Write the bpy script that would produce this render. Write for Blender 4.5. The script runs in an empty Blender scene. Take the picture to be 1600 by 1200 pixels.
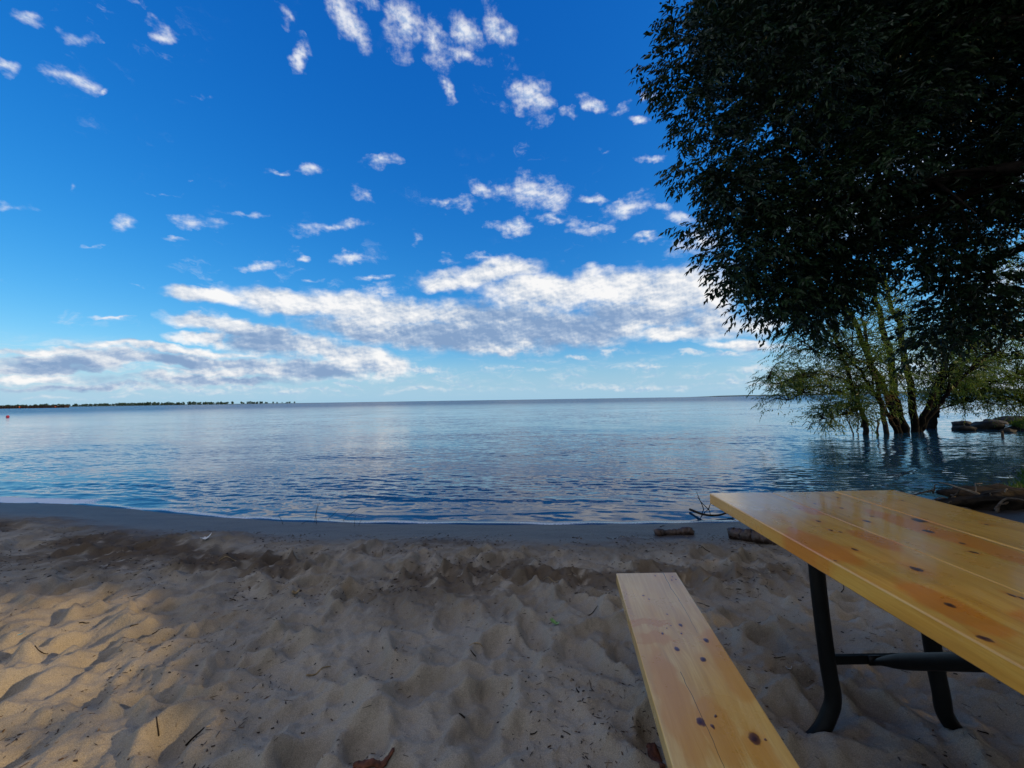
import bpy, math, random
import numpy as np
from mathutils import Vector, Matrix

rng = np.random.default_rng(11)
random.seed(11)
sc = bpy.context.scene
col = sc.collection

# ------------------------------------------------------------------ camera
CAM_H = 1.0                      # metres above the dry sand
F_PX = 640.0                     # focal length for a 1600 px wide frame
PITCH = math.atan(24.6 / F_PX)
ROLL = math.radians(0.877)
WATER_Z = -0.12
cd = bpy.data.cameras.new('camera')
cam = bpy.data.objects.new('camera', cd)
col.objects.link(cam)
cd.sensor_fit = 'HORIZONTAL'
cd.sensor_width = 36.0
cd.lens = F_PX / 1600.0 * 36.0
cd.clip_start = 0.02
cd.clip_end = 60000.0
cam.matrix_world = (Matrix.Translation((0, 0, CAM_H))
                    @ Matrix.Rotation(math.radians(90) + PITCH, 4, 'X')
                    @ Matrix.Rotation(-ROLL, 4, 'Z'))
sc.camera = cam


def ray(px, py):
    """direction of a photo pixel (1600 x 1200) in the world"""
    x, y = px - 800.0, 600.0 - py
    c, s = math.cos(ROLL), math.sin(ROLL)
    x, y = c * x + s * y, -s * x + c * y
    c, s = math.cos(PITCH), math.sin(PITCH)
    return np.array([x, F_PX * c - y * s, F_PX * s + y * c])


def at_z(px, py, z):
    d = ray(px, py)
    return np.array([0, 0, CAM_H]) + d * ((z - CAM_H) / d[2])


def at_y(px, py, Y):
    d = ray(px, py)
    return np.array([0, 0, CAM_H]) + d * (Y / d[1])


def azel(px, py):
    d = ray(px, py)
    d = d / np.linalg.norm(d)
    return math.atan2(d[0], d[1]), math.asin(d[2])


# ------------------------------------------------------------------ sun, sky, exposure
SUN_AZ = math.radians(101)       # to the right of the view, a little behind
SUN_EL = math.radians(21)
SUN = np.array([math.sin(SUN_AZ) * math.cos(SUN_EL), math.cos(SUN_AZ) * math.cos(SUN_EL), math.sin(SUN_EL)])
ld = bpy.data.lights.new('sun', 'SUN')
ld.energy = 3.2
ld.angle = math.radians(0.53)
ld.color = (1.0, 0.72, 0.36)
sun = bpy.data.objects.new('sun', ld)
col.objects.link(sun)
sun.rotation_euler = Vector(SUN).to_track_quat('Z', 'Y').to_euler()
sun.location = (30, -6, 20)

SKY_STRENGTH = 0.10
sc.view_settings.view_transform = 'Standard'
sc.view_settings.look = 'None'
sc.view_settings.exposure = 0.0
sc.view_settings.gamma = 1.0
sc.cycles.use_adaptive_sampling = True
sc.cycles.adaptive_threshold = 0.012
sc.cycles.max_bounces = 6
sc.cycles.diffuse_bounces = 3
sc.cycles.glossy_bounces = 3
sc.cycles.transmission_bounces = 3
sc.cycles.transparent_max_bounces = 4
sc.cycles.caustics_reflective = False
sc.cycles.caustics_refractive = False
try:
    sc.cycles.use_denoising = True
    sc.cycles.denoiser = 'OPENIMAGEDENOISE'
except Exception:
    pass


class NT:
    """small helper for node trees"""

    def __init__(self, tree):
        self.t = tree

    def n(self, kind, **kw):
        nd = self.t.nodes.new(kind)
        for k, v in kw.items():
            setattr(nd, k, v)
        return nd

    def put(self, sock, val):
        if val is None:
            return
        if hasattr(val, 'is_linked'):
            self.t.links.new(val, sock)
        else:
            sock.default_value = val

    def math(self, op, a, b=None, c=None, clamp=False):
        nd = self.n('ShaderNodeMath', operation=op, use_clamp=clamp)
        for i, v in enumerate((a, b, c)):
            self.put(nd.inputs[i], v)
        return nd.outputs[0]

    def vmath(self, op, a, b=None):
        nd = self.n('ShaderNodeVectorMath', operation=op)
        self.put(nd.inputs[0], a)
        self.put(nd.inputs[1], b)
        return nd.outputs['Value'] if op in ('DOT_PRODUCT', 'LENGTH') else nd.outputs[0]

    def mix(self, f, a, b, blend='MIX'):
        nd = self.n('ShaderNodeMix', data_type='RGBA', blend_type=blend)
        nd.clamp_factor = True
        self.put(nd.inputs['Factor'], f)
        self.put(nd.inputs[6], a)
        self.put(nd.inputs[7], b)
        return nd.outputs[2]

    def step(self, x, lo, hi, smooth=True, t0=0.0, t1=1.0):
        nd = self.n('ShaderNodeMapRange', interpolation_type='SMOOTHSTEP' if smooth else 'LINEAR')
        nd.clamp = True
        for k, v in zip(('Value', 'From Min', 'From Max', 'To Min', 'To Max'), (x, lo, hi, t0, t1)):
            self.put(nd.inputs[k], v)
        return nd.outputs[0]

    def noise(self, vec, scale, detail=4.0, rough=0.5, dist=0.0, color=False, ridged=False):
        nd = self.n('ShaderNodeTexNoise')
        self.put(nd.inputs['Vector'], vec)
        nd.inputs['Scale'].default_value = scale
        nd.inputs['Detail'].default_value = detail
        nd.inputs['Roughness'].default_value = rough
        nd.inputs['Distortion'].default_value = dist
        return nd.outputs['Color'] if color else nd.outputs['Fac']

    def mapping(self, vec, loc=(0, 0, 0), rot=(0, 0, 0), scale=(1, 1, 1), kind='POINT'):
        nd = self.n('ShaderNodeMapping', vector_type=kind)
        self.put(nd.inputs['Vector'], vec)
        nd.inputs['Location'].default_value = loc
        nd.inputs['Rotation'].default_value = rot
        nd.inputs['Scale'].default_value = scale
        return nd.outputs[0]

    def blob(self, vec, c, r, rot=0.0):
        """1 at the centre, 0 at the edge of an ellipse"""
        m = self.mapping(vec, (c[0], c[1], 0), (0, 0, rot), (r[0], r[1], 1.0), 'TEXTURE')
        g = self.n('ShaderNodeTexGradient', gradient_type='SPHERICAL')
        self.put(g.inputs[0], m)
        return g.outputs['Fac']

    def blobs(self, vec, items):
        out = None
        for it in items:
            b = self.blob(vec, it[0], it[1], it[2])
            if it[3] != 1.0:
                b = self.math('MULTIPLY', b, it[3])
            out = b if out is None else self.math('MAXIMUM', out, b)
        return out

    def combine(self, x, y, z):
        nd = self.n('ShaderNodeCombineXYZ')
        for i, v in enumerate((x, y, z)):
            self.put(nd.inputs[i], v)
        return nd.outputs[0]

    def sep(self, v):
        nd = self.n('ShaderNodeSeparateXYZ')
        self.put(nd.inputs[0], v)
        return nd.outputs

    def ramp(self, f, stops):
        nd = self.n('ShaderNodeValToRGB')
        el = nd.color_ramp.elements
        while len(el) < len(stops):
            el.new(0.5)
        for e, (p, c) in zip(el, stops):
            e.position = p
            e.color = (*c, 1.0) if len(c) == 3 else c
        self.put(nd.inputs[0], f)
        return nd.outputs[0]


def sky_blob(px, py, rx, ry, rot=0.0, w=1.0):
    a0, e0 = azel(px, py)
    a1, e1 = azel(px + 1, py)
    a2, e2 = azel(px, py + 1)
    sa, se = math.hypot(a1 - a0, e1 - e0), math.hypot(a2 - a0, e2 - e0)
    dx, dy = math.cos(math.radians(rot)), math.sin(math.radians(rot))   # rot: degrees, down-right positive
    va = np.array([dx * (a1 - a0) + dy * (a2 - a0), dx * (e1 - e0) + dy * (e2 - e0)])
    vb = np.array([-dy * (a1 - a0) + dx * (a2 - a0), -dy * (e1 - e0) + dx * (e2 - e0)])
    return ((a0, e0), (rx * float(np.linalg.norm(va)) * 1.25, ry * float(np.linalg.norm(vb)) * 1.25),
            math.atan2(va[1], va[0]), w)


SMALL = [(545, 35, 62, 24, 48), (628, 38, 62, 30, 75), (685, 65, 55, 26, 62), (728, 50, 42, 22, 55), (775, 44, 50, 22, 50),
         (728, 84, 38, 14, 15, .8), (470, 85, 26, 20, 50), (437, 25, 24, 13, 70, .7), (565, 5, 40, 14, 10, .8),
         (832, 157, 44, 33, 30), (697, 145, 24, 13, 55), (932, 160, 28, 11, 20), (968, 172, 18, 8, -30, .8), (992, 190, 28, 11, 20),
         (1002, 153, 16, 10, 0, .8), (896, 175, 16, 9, 0, .7), (600, 252, 30, 14, -15, .75), (435, 267, 28, 6, -8, .85),
         (492, 262, 24, 11, 25, .85), (840, 305, 56, 32, 12), (768, 297, 36, 14, 12, .9), (720, 322, 36, 14, -10, .75),
         (690, 318, 22, 8, 0, .7), (800, 356, 46, 14, 8), (920, 312, 34, 9, 0), (980, 322, 50, 18, -18), (870, 347, 44, 11, 10, .8),
         (930, 357, 44, 11, -8, .8), (1012, 372, 32, 8, -5), (1092, 380, 46, 24, -10), (1068, 340, 46, 14, 10), (1030, 325, 26, 8, 0, .8),
         (1120, 420, 50, 20, 0, .7), (1020, 243, 26, 8, 0, .7), (940, 240, 14, 5, 0, .6),
         (520, 355, 60, 16, -8), (305, 350, 44, 13, 12), (200, 354, 30, 16, 0), (405, 411, 42, 9, -5), (475, 402, 14, 7, 0),
         (545, 402, 42, 9, -5, .9), (578, 432, 34, 7, -3, .9), (255, 47, 25, 17, 0), (120, 66, 30, 12, 5), (55, 37, 28, 11, 25, .85),
         (18, 108, 28, 12, 28), (105, 125, 56, 17, 22, .9), (155, 146, 18, 5, 0, .7), (170, 497, 32, 4, 3), (755, 402, 36, 7, 0, .8),
         (590, 455, 60, 13, -3, .75), (30, 320, 28, 8, 0, .6), (100, 287, 14, 10, -50, .6), (385, 333, 60, 7, -3, .6),
         (255, 307, 22, 5, 0, .5), (140, 380, 40, 3, 0, .5), (570, 307, 30, 12, 40, .5), (645, 372, 14, 10, 60, .6), (220, 443, 24, 4, 8, .5),
         (285, 283, 12, 4, 0, .4), (312, 147, 12, 5, 0, .5), (695, 403, 16, 12, 0, .6), (1330, 330, 150, 70, 0), (1585, 265, 70, 60, 0),
         (1560, 440, 80, 60, 0), (1420, 250, 90, 40, 0, .8), (285, 380, 26, 5, 0, .6), (290, 405, 18, 4, 0, .5), (495, 433, 16, 4, 0, .6)]
TOPS = [(335, 460, 85, 13, 5), (440, 468, 110, 24, 7), (555, 482, 105, 26, 8), (640, 487, 85, 26, 0), (760, 428, 115, 22, -8, .9), (700, 440, 60, 18, 0, .8), (850, 455, 110, 32, 0),
        (960, 447, 100, 34, 0), (1055, 457, 100, 40, 0), (1110, 468, 58, 46, 0, .9), (345, 505, 105, 15, 4), (320, 529, 55, 11, 0), (345, 528, 26, 14, 0, .8), (560, 556, 75, 24, 10), (600, 572, 50, 20, 0),
        (270, 549, 220, 8, 2, .8), (60, 554, 140, 9, 0, .8), (500, 548, 70, 16, 6, .9), (350, 581, 120, 9, 0, .85), (40, 588, 90, 9, 0, .8), (1000, 506, 46, 13, 0), (1060, 522, 110, 15, -5, .9), (1170, 540, 80, 13, 5, .8),
        (790, 548, 46, 9, 0, .9), (1190, 500, 70, 26, 0, .6), (200, 560, 120, 7, 0, .7)]
BASES = [(600, 515, 140, 24, 5), (720, 525, 210, 32, 2), (880, 512, 180, 36, 0), (1000, 494, 130, 30, 0), (1100, 500, 80, 26, 0, .8), (450, 537, 115, 24, 4), (400, 516, 95, 17, 4), (310, 566, 250, 13, 2, .95),
         (100, 568, 150, 12, 0, .9), (490, 576, 115, 19, 0), (330, 593, 190, 9, 0, .85), (60, 577, 150, 8, 0, .85), (130, 604, 240, 8, 0, .6), (770, 492, 150, 30, 0, .9)]
FAR = [(893, 560, 40, 7, 0), (780, 547, 50, 9, 0), (965, 550, 34, 7, 0), (1130, 553, 30, 7, 0), (1083, 553, 20, 6, 0),
       (660, 578, 70, 7, 0), (800, 578, 90, 6, 0, .7), (1000, 575, 120, 6, 0, .6), (700, 606, 330, 9, 0, .55), (1000, 604, 240, 9, 0, .7),
       (400, 604, 220, 7, 0, .7), (1180, 577, 60, 10, 0, .9), (1200, 600, 120, 9, 0, .8), (1450, 590, 260, 40, 0), (100, 621, 260, 6, 0, .6)]

w = bpy.data.worlds.new('World')
sc.world = w
w.use_nodes = True
w.node_tree.nodes.clear()
W = NT(w.node_tree)
sky = W.n('ShaderNodeTexSky', sky_type='NISHITA')
sky.sun_disc = False
sky.sun_elevation = SUN_EL
sky.sun_rotation = SUN_AZ
sky.air_density = 1.0
sky.dust_density = 0.6
sky.ozone_density = 2.0
hs = W.n('ShaderNodeHueSaturation')
hs.inputs['Saturation'].default_value = 1.35
hs.inputs['Value'].default_value = 1.0
W.put(hs.inputs['Color'], sky.outputs[0])
sr, sg, sb = [o for o in W.n('ShaderNodeSeparateColor').outputs]
W.put(sr.node.inputs[0], hs.outputs[0])
grade = []
for ch, mul, gam in ((sr, 1.0, 1.3), (sg, 1.0, 0.85), (sb, 1.14, 0.53)):      # deep, saturated polarised blue
    v = W.math('POWER', W.math('MULTIPLY', ch, SKY_STRENGTH), gam)
    grade.append(W.math('MULTIPLY', v, mul / SKY_STRENGTH))
skycol = W.combine(*grade)
tc = W.n('ShaderNodeTexCoord').outputs['Generated']
D = W.vmath('NORMALIZE', tc)
dx, dy, dz = W.sep(D)
az = W.math('ARCTAN2', dx, dy)
el = W.math('ARCSINE', dz)
AE = W.combine(az, el, 0.0)
AES = W.mapping(AE, scale=(1.0, 1.55, 1.0))
wn = W.noise(AES, 9.0, 3.0, 0.55, color=True)
wv = W.vmath('MULTIPLY', W.vmath('SUBTRACT', wn, (0.5, 0.5, 0.5)), (0.12, 0.055, 0.0))
wn2 = W.noise(AES, 34.0, 3.0, 0.55, color=True)
wv = W.vmath('ADD', wv, W.vmath('MULTIPLY', W.vmath('SUBTRACT', wn2, (0.5, 0.5, 0.5)), (0.030, 0.022, 0.0)))
P0 = W.vmath('ADD', AE, wv)
fine = W.noise(AES, 21.0, 9.0, 0.62, 0.0)


def thick(pos, items, nz, amp, gain, bias):
    m = W.blobs(pos, [sky_blob(*i) for i in items])
    base = W.math('MULTIPLY_ADD', m, gain, bias)
    nn = W.math('MULTIPLY', W.math('SUBTRACT', nz, 0.5), amp)
    gate = W.step(m, 0.0, 0.12)
    return W.math('SUBTRACT', W.math('ADD', base, nn), W.math('MULTIPLY', W.math('SUBTRACT', 1.0, gate), 2.0)), m


DEL = (0.014, 0.020, 0.0)
AES2 = W.mapping(W.vmath('ADD', AE, DEL), scale=(1.0, 1.55, 1.0))
AES3 = W.mapping(W.vmath('ADD', AE, (0.0035, 0.0045, 0.0)), scale=(1.0, 1.55, 1.0))
fine3 = W.noise(AES3, 21.0, 9.0, 0.62, 0.0)
fineB = W.noise(AES, 13.0, 9.0, 0.58, 0.1)
fineB2 = W.noise(AES2, 13.0, 3.0, 0.58, 0.1)
tS, mS = thick(P0, SMALL, fine, 3.1, 1.75, -0.62)
aS = W.step(tS, -0.35, 1.45)
lS = W.step(W.math('SUBTRACT', fine, fine3), -0.10, 0.06)
tW, mW = thick(P0, TOPS, fineB, 2.0, 2.5, -0.42)
tG, mG = thick(P0, BASES, fineB, 2.0, 2.5, -0.42)
tB = W.math('MAXIMUM', tW, tG)
aB = W.step(tB, -0.2, 1.1)
bill = W.math('MULTIPLY', W.math('SUBTRACT', fineB, fineB2), 3.2)
low = W.math('MULTIPLY', W.math('SUBTRACT', W.noise(AES, 7.0, 4.0, 0.6), 0.5), 2.2)
bill = W.math('ADD', bill, low)
lB = W.math('ADD', W.math('MULTIPLY', W.math('SUBTRACT', mW, mG), 0.95), W.math('ADD', bill, W.math('MULTIPLY', W.math('SUBTRACT', fine, fine3), 3.6)))
lB = W.step(lB, -1.15, 0.95, smooth=False)
tF, mF = thick(P0, FAR, fine, 2.4, 1.4, -0.5)
aF = W.math('MULTIPLY', W.step(tF, -0.1, 0.9), 0.75)
k = 1.0 / SKY_STRENGTH
# thin layered streaks low over the horizon
st = W.noise(W.mapping(P0, scale=(1.0, 5.5, 1.0)), 11.0, 8.0, 0.60)
stm = W.math('MULTIPLY', W.step(el, 0.008, 0.03), W.step(el, 0.13, 0.06))
stl = W.step(az, 0.1, -0.75, t0=0.42, t1=0.85)
aT = W.math('MULTIPLY', W.math('MULTIPLY', W.step(st, 0.46, 0.70), stm), stl)
cS = W.mix(lS, (0.52 * k, 0.64 * k, 0.83 * k, 1), (0.86 * k, 0.88 * k, 0.93 * k, 1))
cB = W.ramp(lB, [(0.05, (0.24, 0.36, 0.57)), (0.36, (0.38, 0.49, 0.67)), (0.62, (0.64, 0.70, 0.79)), (1.0, (0.98, 0.97, 0.96))])
cB = W.mix(1.0, cB, (k, k, k, 1), 'MULTIPLY')
cF = W.mix(lS, (0.42 * k, 0.56 * k, 0.78 * k, 1), (0.78 * k, 0.82 * k, 0.86 * k, 1))
hz = W.math('MULTIPLY', W.step(el, 0.0, 0.13, t0=1.0, t1=0.0), 0.85)
skycol = W.mix(hz, skycol, (0.38 * k, 0.62 * k, 0.80 * k, 1))
wz = W.noise(W.mapping(P0, scale=(1.0, 1.9, 1.0)), 13.0, 9.0, 0.66)
wm = W.step(W.noise(AE, 2.6, 2.0, 0.5), 0.47, 0.66)
aW = W.math('MULTIPLY', W.math('MULTIPLY', W.step(wz, 0.56, 0.80), wm), 0.55)
skycol = W.mix(aW, skycol, (0.74 * k, 0.80 * k, 0.90 * k, 1))
c = W.mix(aT, skycol, cF)
c = W.mix(aF, c, cF)
c = W.mix(W.math('MULTIPLY', aB, 0.96), c, cB)
c = W.mix(W.math('MULTIPLY', aS, 0.95), c, cS)
# unseen bright cloud added overhead and behind to fill the shade with light
rear_fill = W.math('MAXIMUM', W.step(dy, 0.30, -0.15), W.step(dz, 0.80, 0.93))
rear_fill = W.math('MULTIPLY', rear_fill, W.step(W.noise(D, 2.2, 5.0, 0.55), 0.36, 0.58))
rear_fill = W.math('MULTIPLY', rear_fill, W.step(el, 0.0, 0.15))
c = W.mix(W.math('MULTIPLY', rear_fill, 0.85), c, (0.88 * k, 0.84 * k, 0.77 * k, 1))
bg = W.n('ShaderNodeBackground')
W.put(bg.inputs['Color'], c)
bg.inputs['Strength'].default_value = SKY_STRENGTH
wo = W.n('ShaderNodeOutputWorld')
W.put(wo.inputs['Surface'], bg.outputs[0])
#@@BODY
# ------------------------------------------------------------------ helpers
def put_props(o, label=None, cat=None, group=None, kind=None):
    if label:
        o['label'] = label
    if cat:
        o['category'] = cat
    if group:
        o['group'] = group
    if kind:
        o['kind'] = kind
    return o


def mesh_obj(name, V, F, mats, parent=None, smooth=True, mat_idx=None, attrs=None):
    """V (n,3) array, F (m,k) array or list of such arrays -> one linked mesh object"""
    V = np.asarray(V, dtype=np.float32)
    Fs = F if isinstance(F, list) else [F]
    Fs = [np.asarray(f, dtype=np.int32) for f in Fs if len(f)]
    me = bpy.data.meshes.new(name)
    me.vertices.add(len(V))
    me.vertices.foreach_set('co', V.ravel())
    nl = sum(f.size for f in Fs)
    me.loops.add(nl)
    me.loops.foreach_set('vertex_index', np.concatenate([f.ravel() for f in Fs]))
    npoly = sum(len(f) for f in Fs)
    me.polygons.add(npoly)
    starts, s = [], 0
    for f in Fs:
        starts.append(s + np.arange(len(f), dtype=np.int32) * f.shape[1])
        s += f.size
    me.polygons.foreach_set('loop_start', np.concatenate(starts))
    for m in (mats if isinstance(mats, (list, tuple)) else [mats]):
        me.materials.append(m)
    if mat_idx is not None:
        me.polygons.foreach_set('material_index', np.asarray(mat_idx, dtype=np.int32))
    me.update(calc_edges=True)
    me.validate()
    me.polygons.foreach_set('use_smooth', np.full(len(me.polygons), smooth, dtype=bool))
    if attrs:
        for k_, v_ in attrs.items():
            a_ = me.attributes.new(k_, 'FLOAT', 'POINT')
            a_.data.foreach_set('value', np.asarray(v_, dtype=np.float32))
    o = bpy.data.objects.new(name, me)
    col.objects.link(o)
    if parent is not None:
        o.parent = parent
    return o


class MB:
    """collects tubes and solids"""

    def __init__(self):
        self.V, self.Q, self.T, self.n = [], [], [], 0

    def add(self, V, Q=None, T=None):
        V = np.asarray(V, dtype=float).reshape(-1, 3)
        self.V.append(V)
        if Q is not None and len(Q):
            self.Q.append(np.asarray(Q, dtype=int) + self.n)
        if T is not None and len(T):
            self.T.append(np.asarray(T, dtype=int) + self.n)
        self.n += len(V)

    def tube(self, P, R, seg=10, cap=True, flat=None):
        """swept circle through points P with radii R; flat: per-point (a, b) squash"""
        P = np.asarray(P, dtype=float)
        n = len(P)
        R = np.broadcast_to(np.asarray(R, dtype=float), (n,))
        T = np.gradient(P, axis=0)
        T /= np.linalg.norm(T, axis=1)[:, None] + 1e-12
        ref = np.array([0.13, 0.21, 0.97]) if abs(T[0, 2]) < 0.9 else np.array([0.97, 0.2, 0.1])
        N = np.zeros_like(P)
        v = np.cross(T[0], ref)
        N[0] = v / np.linalg.norm(v)
        for i in range(1, n):
            v = N[i - 1] - T[i] * np.dot(N[i - 1], T[i])
            N[i] = v / (np.linalg.norm(v) + 1e-12)
        B = np.cross(T, N)
        a = np.linspace(0, 2 * np.pi, seg, endpoint=False)
        ring = P[:, None, :] + R[:, None, None] * (np.cos(a)[None, :, None] * N[:, None, :] + np.sin(a)[None, :, None] * B[:, None, :])
        idx = np.arange(n * seg).reshape(n, seg)
        q = np.stack([idx[:-1], np.roll(idx[:-1], -1, 1), np.roll(idx[1:], -1, 1), idx[1:]], -1).reshape(-1, 4)
        V = ring.reshape(-1, 3)
        t = []
        if cap:
            V = np.vstack([V, P[0], P[-1]])
            c0, c1 = n * seg, n * seg + 1
            for j in range(seg):
                t.append((idx[0, (j + 1) % seg], idx[0, j], c0))
                t.append((idx[-1, j], idx[-1, (j + 1) % seg], c1))
        self.add(V, q, t)

    def box(self, x0, x1, y0, y1, z0, z1):
        V = [(x, y, z) for z in (z0, z1) for y in (y0, y1) for x in (x0, x1)]
        self.add(V, [(0, 2, 3, 1), (4, 5, 7, 6), (0, 1, 5, 4), (2, 6, 7, 3), (0, 4, 6, 2), (1, 3, 7, 5)])

    def build(self, name, mat, parent=None, smooth=True, origin=None):
        V = np.vstack(self.V)
        if origin is not None:
            V = V - np.asarray(origin)
        F = []
        if self.Q:
            F.append(np.vstack(self.Q))
        if self.T:
            F.append(np.vstack(self.T))
        o = mesh_obj(name, V, F, mat, parent, smooth)
        if origin is not None:
            o.location = origin
        return o


def smooth_path(P, sub=6):
    """Catmull-Rom through P"""
    P = np.asarray(P, dtype=float)
    Q = np.vstack([2 * P[0] - P[1], P, 2 * P[-1] - P[-2]])
    out = []
    t = np.linspace(0, 1, sub, endpoint=False)[:, None]
    for i in range(1, len(Q) - 2):
        a, b, c_, d = Q[i - 1], Q[i], Q[i + 1], Q[i + 2]
        out.append(0.5 * (2 * b + (c_ - a) * t + (2 * a - 5 * b + 4 * c_ - d) * t ** 2 + (3 * b - a - 3 * c_ + d) * t ** 3))
    out.append(P[-1:])
    return np.vstack(out)


_tab = {}


def perlin(x, y, seed=0):
    if seed not in _tab:
        a = np.random.default_rng(1000 + seed).uniform(0, 2 * np.pi, (256, 256))
        _tab[seed] = (np.cos(a), np.sin(a))
    gx, gy = _tab[seed]
    xi, yi = np.floor(x).astype(int), np.floor(y).astype(int)
    fx, fy = x - xi, y - yi
    u, v = fx * fx * fx * (fx * (fx * 6 - 15) + 10), fy * fy * fy * (fy * (fy * 6 - 15) + 10)

    def g(i, j):
        a, b = (xi + i) & 255, (yi + j) & 255
        return gx[a, b] * (fx - i) + gy[a, b] * (fy - j)
    return ((g(0, 0) * (1 - u) + g(1, 0) * u) * (1 - v) + (g(0, 1) * (1 - u) + g(1, 1) * u) * v) * 1.4


def fbm(x, y, seed=0, oct=4, gain=0.5):
    s, a = 0, 1.0
    for i in range(oct):
        s = s + a * perlin(x * 2 ** i + 17.3 * i, y * 2 ** i + 5.1 * i, seed + i)
        a *= gain
    return s


def sstep(x, a, b):
    t = np.clip((x - a) / (b - a), 0, 1)
    return t * t * (3 - 2 * t)


# ------------------------------------------------------------------ materials
def material(name):
    m = bpy.data.materials.new(name)
    m.use_nodes = True
    m.node_tree.nodes.clear()
    N = NT(m.node_tree)
    b = N.n('ShaderNodeBsdfPrincipled')
    o = N.n('ShaderNodeOutputMaterial')
    N.put(o.inputs['Surface'], b.outputs[0])
    return m, N, b, o


def bump(N, b, h, dist=0.01, strength=1.0):
    nb = N.n('ShaderNodeBump')
    nb.inputs['Strength'].default_value = strength
    nb.inputs['Distance'].default_value = dist
    N.put(nb.inputs['Height'], h)
    N.put(b.inputs['Normal'], nb.outputs[0])


def plain(name, color, rough=0.6, var=0.25, scale=20.0, spec=0.3, metallic=0.0, bmp=0.0):
    m, N, b, o = material(name)
    p = N.n('ShaderNodeTexCoord').outputs['Object']
    n = N.noise(p, scale, 5.0, 0.6)
    lo = tuple(c_ * (1 - var) for c_ in color)
    hi = tuple(min(1, c_ * (1 + var)) for c_ in color)
    N.put(b.inputs['Base Color'], N.mix(N.step(n, 0.3, 0.7), (*lo, 1), (*hi, 1)))
    b.inputs['Roughness'].default_value = rough
    b.inputs['Specular IOR Level'].default_value = spec
    b.inputs['Metallic'].default_value = metallic
    if bmp:
        bump(N, b, n, bmp)
    return m


def leaf_mat(name, c0, c1, c2, rough=0.45, trans=0.25, spec=0.4):
    m, N, b, o = material(name)
    geo = N.n('ShaderNodeNewGeometry')
    r = geo.outputs['Random Per Island']
    pos = geo.outputs['Position']
    patch = N.noise(pos, 1.1, 2.0)
    f = N.math('ADD', N.math('MULTIPLY', r, 0.7), N.math('MULTIPLY', N.math('SUBTRACT', patch, 0.5), 1.2))
    colr = N.ramp(f, [(0.0, c0), (0.45, c1), (1.0, c2)])
    N.put(b.inputs['Base Color'], colr)
    b.inputs['Roughness'].default_value = rough
    b.inputs['Specular IOR Level'].default_value = spec
    if trans > 0:
        tr = N.n('ShaderNodeBsdfTranslucent')
        N.put(tr.inputs['Color'], N.mix(1.0, colr, (1.5, 1.4, 0.5, 1), 'MULTIPLY'))
        mx = N.n('ShaderNodeMixShader')
        mx.inputs[0].default_value = trans
        N.put(mx.inputs[1], b.outputs[0])
        N.put(mx.inputs[2], tr.outputs[0])
        N.put(o.inputs['Surface'], mx.outputs[0])
    return m


M = {}
M['bark'] = plain('bark', (0.026, 0.021, 0.018), 0.9, 0.5, 14.0, 0.1, bmp=0.02)
M['willow_bark'] = plain('willow_bark', (0.011, 0.010, 0.009), 0.95, 0.5, 14.0, 0.05, bmp=0.02)
M['grey_bark'] = plain('grey_bark', (0.040, 0.037, 0.034), 0.9, 0.45, 10.0, 0.1, bmp=0.02)
M['dead_wood'] = plain('dead_wood', (0.10, 0.075, 0.055), 0.85, 0.5, 30.0, 0.15, bmp=0.006)
M['pale_root'] = plain('pale_root', (0.22, 0.18, 0.14), 0.85, 0.35, 30.0, 0.15, bmp=0.004)
M['dark_twig'] = plain('dark_twig', (0.022, 0.016, 0.012), 0.85, 0.4, 60.0, 0.15)
M['pale_twig'] = plain('pale_twig', (0.30, 0.22, 0.12), 0.85, 0.3, 60.0, 0.15)
M['rust_bark'] = plain('rust_bark', (0.10, 0.035, 0.018), 0.75, 0.6, 45.0, 0.25, bmp=0.004)
M['wet_log'] = plain('wet_log', (0.05, 0.032, 0.025), 0.45, 0.5, 18.0, 0.5, bmp=0.012)
M['soil'] = plain('soil', (0.020, 0.015, 0.011), 0.95, 0.5, 12.0, 0.1, bmp=0.03)
M['rock'] = plain('rock', (0.022, 0.021, 0.020), 0.8, 0.4, 5.0, 0.3, bmp=0.03)
M['steel'] = plain('black_painted_steel', (0.004, 0.0045, 0.0045), 0.5, 0.3, 40.0, 0.2, bmp=0.0006)
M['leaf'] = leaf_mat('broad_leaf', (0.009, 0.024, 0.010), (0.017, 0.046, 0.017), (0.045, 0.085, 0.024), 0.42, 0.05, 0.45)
M['willow'] = leaf_mat('willow_leaf', (0.042, 0.098, 0.042), (0.078, 0.150, 0.050), (0.22, 0.24, 0.045), 0.5, 0.42)
M['dry_leaf'] = leaf_mat('dry_leaf', (0.08, 0.05, 0.03), (0.14, 0.08, 0.04), (0.20, 0.13, 0.06), 0.7, 0.2)
M['grass'] = leaf_mat('grass_blade', (0.030, 0.075, 0.010), (0.06, 0.14, 0.016), (0.11, 0.19, 0.025), 0.5, 0.3)
M['far_leaf'] = leaf_mat('far_foliage', (0.020, 0.048, 0.045), (0.038, 0.075, 0.058), (0.07, 0.11, 0.06), 0.8, 0.0, 0.1)


# ------------------------------------------------------------------ beach
SHORE = np.array([(-400, 60), (-60, 17), (-20, 8.0), (-9, 5.6), (-6.07, 4.89), (-5.04, 4.77), (-4.3, 4.55), (-3.57, 4.335), (-2.9, 4.12), (-2.16, 3.965),
                  (-1.4, 3.85), (-0.6, 3.785), (0.3, 3.72), (1.12, 3.70), (1.87, 3.716), (2.9, 3.78), (4.08, 3.91), (4.7, 4.32), (5.6, 4.75),
                  (7.3, 5.95), (9.5, 7.3), (14, 9.6), (30, 16), (400, 60)])


def shore_y(x):
    return np.interp(x, SHORE[:, 0], SHORE[:, 1])


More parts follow.
